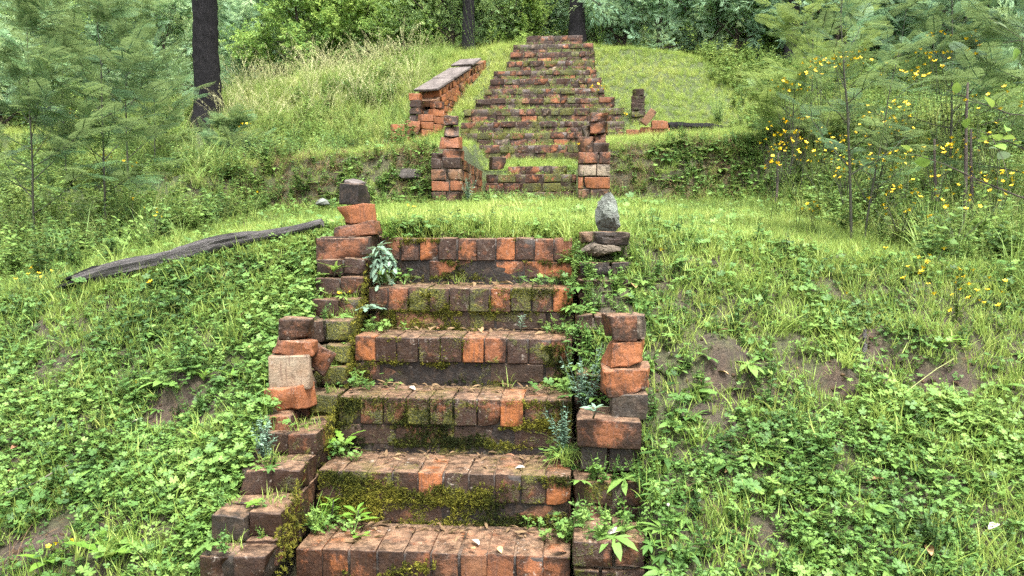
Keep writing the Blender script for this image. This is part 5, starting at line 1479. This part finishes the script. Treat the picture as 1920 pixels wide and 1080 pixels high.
LOST = "yellow-flowered weed in the dense right-hand thicket, among many like it"
for q in range(22):
    px_ = 1500 + (q * 97) % 400 + rnd.uniform(-15, 15); Y_ = 5.0 + (q * .37) % 2.6; g_ = h1(X_(px_, Y_), Y_)
    py_ = 410 - (g_ + rnd.uniform(.3, .75) - 1.143) / Y_ * FPX
    flower_plant(LOST, px_, py_, Y_, rnd.randrange(6, 13), 1.15, LOST, spread=.2)

# ------------------------------------------------------------------ weeds growing on the steps and walls
def leafy(name, label, loc, specs, mat, stem_h=0.0, cat="weed", seed=0, n=9, lift=.5):
    """plant whose leaves are separate parts; specs = (L, W, shape, droop)"""
    g = np.random.default_rng(seed); e = empty(name, loc); tag(e, label, cat)
    L, W, shape, droop = specs
    ms = []
    for q in range(2):
        V, F, T = leaf_tpl(L, W, shape, .12, droop + .1 * q); m_ = mesh_np("leaf", V, F, T); m_.materials.append(mat); ms.append(m_)
    if stem_h > 0:
        V, F = tube([(0, 0, -.02), (.01, 0, stem_h * .5), (.015, .005, stem_h)], [.004, .003, .002], 5); obj("stem", mesh_np("stem", V, F, None, True), STEMG, e)
    for k in range(n):
        a = k * 2.4 + g.normal(0, .2); t = k / max(n - 1, 1)
        p = np.array([.01 * t, 0, stem_h * (.25 + .75 * t)]); d = np.array([[math.cos(a), math.sin(a), lift + .5 * t * (stem_h > 0) + g.normal(0, .1)]])
        M = frames(d, np.array([g.normal(0, .15)]))[0]
        o = obj("leaf", ms[k % 2], None, e); o.matrix_local = Matrix([list(M[r_]) + [p[r_]] for r_ in range(3)] + [[0, 0, 0, 1]]) @ Matrix.Scale(g.uniform(.7, 1.15) * (1 - .25 * t), 4)
    return e
LANCE = (.1, .55, 1, .8, .0); LOBED = (.15, .6, .3, .85, .4, 1.0, .45, .9, .4, .55, .0); STRAP = (.6, 1, .9, .6, 0); OVAL = (.1, .8, 1, .75, 0)
def on_step(px, py, k, dy=.2):
    y = 2.7 + k * TREAD + dy; p = at(px, py, y); return Vector((min(max(p.x, XL + .02), XR + .3), y, STEPZ[k]))
leafy("lance_leaf_weed", "bright green weed with long pointed leaves on the second lowest step", on_step(665, 985, 0, .2), (.085, .026, LANCE, .3), M_BRIGHT, .07, seed=1, n=13)
leafy("lance_leaf_weed", "smaller pointed-leaf weed left of the bright green one", on_step(618, 960, 0, .24), (.055, .018, LANCE, .3), M_BRIGHT, .09, seed=2, n=11)
leafy("broad_leaf_weed", "flat broad leaf pair lying on the lowest tread", on_step(672, 1002, 0, .12), (.09, .04, OVAL, .2), M_BRIGHT, 0, seed=3, n=4, lift=.2)
leafy("serrated_weed", "ragged-leaved weed standing in the corner of the third step", on_step(640, 868, 1, .2), (.12, .04, LOBED, .5), M_BRIGHT, .05, seed=4, n=9, lift=.9)
def hanging_weed(name, label, loc, seed, stems=6, per=9, L=.05, drop=.16, out=.13):
    """lobed-leaved weed: soft stems that rise, arch over and hang, each leaf its own part"""
    g = np.random.default_rng(seed); e = empty(name, loc); tag(e, label, "weed"); ms = []
    for q in range(3):
        V, F, T = leaf_tpl(L, L * .62, LOBED, .1, .3 + .3 * q); m_ = mesh_np("leaf", V, F, T); m_.materials.append(M_SILVER); ms.append(m_)
    for j in range(stems):
        az = g.uniform(-1.9, .5); t = np.linspace(0, 1, 9); up = g.uniform(.05, .16); o_ = out * g.uniform(.5, 1.1); dr = drop * g.uniform(.0, 1.1)
        p = np.stack([math.cos(az) * o_ * t, math.sin(az) * o_ * t, up * np.sin(t * 2.2) - dr * t ** 2], 1)
        V, F = tube(p, np.linspace(.003, .0012, 9), 5); obj("stem", mesh_np("stem", V, F, None, True), STEMG, e)
        for k in range(per):
            f = .25 + .75 * k / (per - 1); i_ = min(int(f * 8), 7); q0 = p[i_] + (p[i_ + 1] - p[i_]) * (f * 8 - i_)
            d = p[min(i_ + 1, 8)] - p[i_]; d /= np.linalg.norm(d); sd_ = np.cross(d, [0, 0, 1]) * (1 if k % 2 else -1)
            M = frames(np.array([d * .5 + sd_ * .9 + [0, 0, .25] + g.normal(0, .2, 3)]), np.array([g.normal(0, .3)]))[0]
            o = obj("leaf", ms[k % 3], None, e); o.matrix_local = Matrix([list(M[r_]) + [q0[r_]] for r_ in range(3)] + [[0, 0, 0, 1]]) @ Matrix.Scale(g.uniform(.7, 1.3) * (1.15 - .5 * f), 4)
    return e
hanging_weed("silver_thistle", "silvery blue-green lobed weed hanging from the left wall by the upper steps", Vector((-.99, 3.87, .88)), 5, 9, 10, .055, .22, .14)
leafy("silver_thistle", "small silvery weed below the large silvery lobed one", Vector((-.985, 3.74, .70)), (.09, .035, LOBED, .8), M_SILVER, .02, seed=6, n=12, lift=.6)
leafy("strap_leaf_plant", "strap-leaved green plant rooted on the left wall below the flat brick", Vector((-1.16, 3.80, .88)), (.11, .014, STRAP, .55), M_BRIGHT, .02, seed=7, n=12, lift=1.0)
leafy("strap_leaf_plant", "pale narrow-leaved plant in the bare soil left of the pile", hit(432, 715), (.12, .018, STRAP, .5), M_BRIGHT, .02, seed=8, n=9, lift=.6)
leafy("spiky_weed", "spiky upright weed left of the lower left pile", hit(382, 725), (.07, .012, STRAP, .4), M_BRIGHT, .04, seed=9, n=12, lift=1.0)
leafy("leaf_rosette", "large crinkled leaf rosette at the bottom left", hit(205, 1060), (.16, .06, LOBED, .4), M_BRIGHT, .02, seed=10, n=9, lift=1.0)
leafy("leaf_rosette", "broad leaves at the very bottom left edge", hit(85, 1070), (.13, .04, OVAL, .4), M_BRIGHT, .01, seed=11, n=6, lift=.6)
leafy("leaf_rosette", "lobed pale rosette under the bare soil scarp at right", hit(1760, 655), (.12, .035, LOBED, .3), M_BRIGHT, .01, seed=12, n=9, lift=.4)
leafy("pale_leaf_weed", "pale broad-leaved weed in front of the right pier pile", at(1112, 775, 2.98), (.06, .024, OVAL, .3), M_SILVER, .02, seed=13, n=9, lift=.4)
leafy("small_step_weed", "small upright grey-green weed on the fourth step", on_step(975, 612, 3, .22), (.03, .007, LANCE, .3), M_SILVER, .07, seed=14, n=22, lift=.6)
leafy("broad_leaf_weed", "heart-leaved weed in the hollow of the right pier", at(1118, 888, 2.98), (.035, .03, OVAL, .3), M_BRIGHT, .02, seed=15, n=8, lift=.5)
leafy("broad_leaf_weed", "low broad-leaved weed on the second block of the left wall", Vector((-1.12, 2.66, .135)), (.04, .02, OVAL, .3), M_BRIGHT, .01, seed=16, n=11, lift=.4)
def bushy(name, label, loc, h, seed, mat, s=1.0, br=7):
    G = forb(seed, h, 20, .022, .007, br); m_ = G.mesh("foliage"); m_.materials.append(mat)
    e = empty(name, loc); tag(e, label, "weed"); obj("foliage", m_, None, e); return e
bushy("bushy_weed", "pale fine-leaved bushy weed beside the right edge of the middle steps", Vector((.05, 3.26, .36)), .26, 301, M_SILVER, 1, 12)
bushy("bushy_weed", "fine-leaved weed trailing over the right end of the third step", Vector((-.03, 3.14, .21)), .18, 302, M_SILVER, 1, 9)
bushy("bushy_weed", "grey-green fine tuft growing on the lower left wall", Vector((-1.18, 2.93, .22)), .15, 303, M_SILVER, 1, 12)
bushy("bushy_weed", "leafy weed spilling over the left end of the top near step", Vector((-.94, 4.06, 1.0)), .20, 304, M_BRIGHT, 1, 9)
bushy("bushy_weed", "pale weed sprouting at the left pillar's foot", Vector((-1.05, 7.95, 1.33)), .26, 305, M_SILVER, 1, 10)
bushy("bushy_shrub", "round dark green bush above the burnt log on the right", Vector((X_(1338, 11.7), 11.7, h1(X_(1338, 11.7), 11.7))), .5, 306, M_DARK, 1, 60)
for q, (px, Y, h) in enumerate([(893, 14.5, 1.3), (975, 14.8, .7), (1122, 14.6, 1.1)]):
    bushy("tall_weed", ["tall pale spire of a weed behind the parapet top", "weed spire left of the staircase crest", "tall weed right of the staircase crest"][q], Vector((X_(px, Y), Y, h1(X_(px, Y), Y))), h, 310 + q, M_BRIGHT, 1, 4)
def grass_clump(label, loc, n, Lr, W, seed, bend=(.6, 1.8)):
    G = tuft(n, Lr, W, .03, bend, seed, 5, .5); m_ = G.mesh("blades"); m_.materials.append(M_BRIGHT if seed % 2 else M_LAWNM)
    e = empty("grass_clump", loc); tag(e, label, "grass"); obj("blades", m_, None, e); return e
M_LAWNM = leaf_mat("clump_blade", LAWN[1:], 0.4, inst=False)
grass_clump("fine grass clump spilling over the left end of the lowest tread", on_step(598, 1000, 0, .18), 46, (.12, .22), .003, 401, (.9, 2.2))
grass_clump("yellow-green grass clump at the right end of the top near step", Vector((-.02, 4.05, 1.03)), 30, (.12, .24), .004, 402, (.5, 1.8))
grass_clump("grass wisps in the middle of the fourth tread", on_step(950, 815, 2, .24), 9, (.06, .14), .003, 404, (.4, 1.4))
grass_clump("short grass along the fifth tread", on_step(862, 525, 4, .24), 24, (.04, .09), .003, 406, (.5, 1.5))
grass_clump("grass blades at the foot of the left stepped wall", hit(370, 1010), 20, (.10, .2), .006, 407, (.6, 1.8))
grass_clump("grass tuft on the brow of the right slope", hit(1585, 690), 40, (.08, .18), .004, 408, (.5, 1.6))
grass_clump("dry grass tangle at the right end of the second step", Vector((-.02, 3.08, .18)), 40, (.12, .26), .0025, 410, (1.4, 2.8))

# ------------------------------------------------------------------ fallen leaves big enough to count
DL = []
for q in range(3):
    V, F, T = leaf_tpl(.055, .026, (.08, .7, 1, .8, 0), .25, .1 + .15 * q)
    for c in range(3):
        m_ = mesh_np("fallen_leaf", V - [0, .027, 0], F, T, True); m_.materials.append(DEADLEAF[c]); DL.append((c, m_))
def fallen(label, px, py, c, s=1.0, on=None):
    p = hit(px, py) if on is None else at(px, py, on[0])
    z = p.z + .035 if on is None else on[1] + .012
    o = obj("fallen_leaf", DL[rnd.randrange(3) * 3 + c][1], None, None, (p.x, p.y, z), (rnd.uniform(.1, .5), rnd.uniform(-.3, .3), rnd.uniform(0, 6.28)))
    o.scale = (s, s, s); return tag(o, label, "leaf", "fallen leaves")
for (lab, px, py, c, s) in [("tan fallen leaf in the middle of the right slope", 1640, 925, 0, 1.1), ("long tan fallen leaf at the bottom right", 1742, 1052, 0, 1.2), ("brown fallen leaf at the bottom right", 1640, 1053, 2, 1.0),
        ("pinkish pale leaf in the clover at left", 260, 808, 1, .9), ("pale orange leaf beside the left wall", 398, 928, 0, .9), ("tan leaf left of the lower left brick pile", 470, 670, 0, 1.0), ("brown leaf on the left slope below the log", 238, 597, 2, 1.0),
        ("bluish pale leaf right of the pier pile", 1262, 686, 1, .9), ("pale upright leaf beside the lower right wall", 1248, 963, 1, .9), ("pale green-white leaf under the right scarp", 1648, 738, 1, 1.0), ("yellow leaf at the far left of the clover", 20, 903, 0, .8),
        ("orange curled leaf right of the wall head", 1190, 551, 0, 1.4), ("pale leaf at the lower right edge", 1862, 1010, 1, 1.1), ("tan leaf over the bare soil right of the pier", 1357, 714, 0, .9), ("brown leaf at the right under the dry stems", 1840, 838, 0, .9),
        ("orange-brown leaf on the lower right slope", 1365, 903, 0, .8), ("dark leaf in the clover at far left", 70, 880, 2, .8), ("reddish leaf in the clover at far left", 28, 858, 2, .8), ("pale leaf at the bottom beside the right wall", 1470, 1068, 1, 1.0),
        ("pale leaf on the lawn right of the pillars", 1310, 315, 1, 1.6), ("tan leaf at the lawn's right", 1410, 465, 0, 1.2)]:
    fallen(lab, px, py, c, s)
for (lab, px, py, k, c, s) in [("large pale curled leaf on the lowest right block", 1155, 978, None, 1, 1.3), ("brown curled leaf on the third step", 824, 615, 3, 2, .8), ("brown leaf in the left corner of the fourth step", 660, 735, 2, 2, .8),
        ("pale leaf on the fourth step's tread", 772, 730, 2, 1, .8), ("reddish leaf at the back of the second step", 957, 857, 1, 2, .8), ("pale leaf at the right of the second step", 975, 880, 1, 1, .7), ("pale curled leaf standing on the lowest step", 892, 1020, 0, 1, .9),
        ("orange leaf lying on the lowest step", 885, 1035, 0, 0, .8), ("dark bark strip-like leaf at the lowest step's right", 1050, 1045, 0, 2, 1.2), ("tan leaf on the lowest step near the middle", 938, 1042, 0, 0, .8)]:
    if k is None: fallen(lab, px, py, c, s, (2.72, .05))
    else:
        dz = EYE.z - STEPZ[k]; d = ray(px, py); yy = -dz / d.z * d.y if d.z < 0 else 3
        yy = min(max(yy, 2.72 + k * TREAD), 2.94 + k * TREAD); fallen(lab, px, py, c, s, (yy, STEPZ[k]))
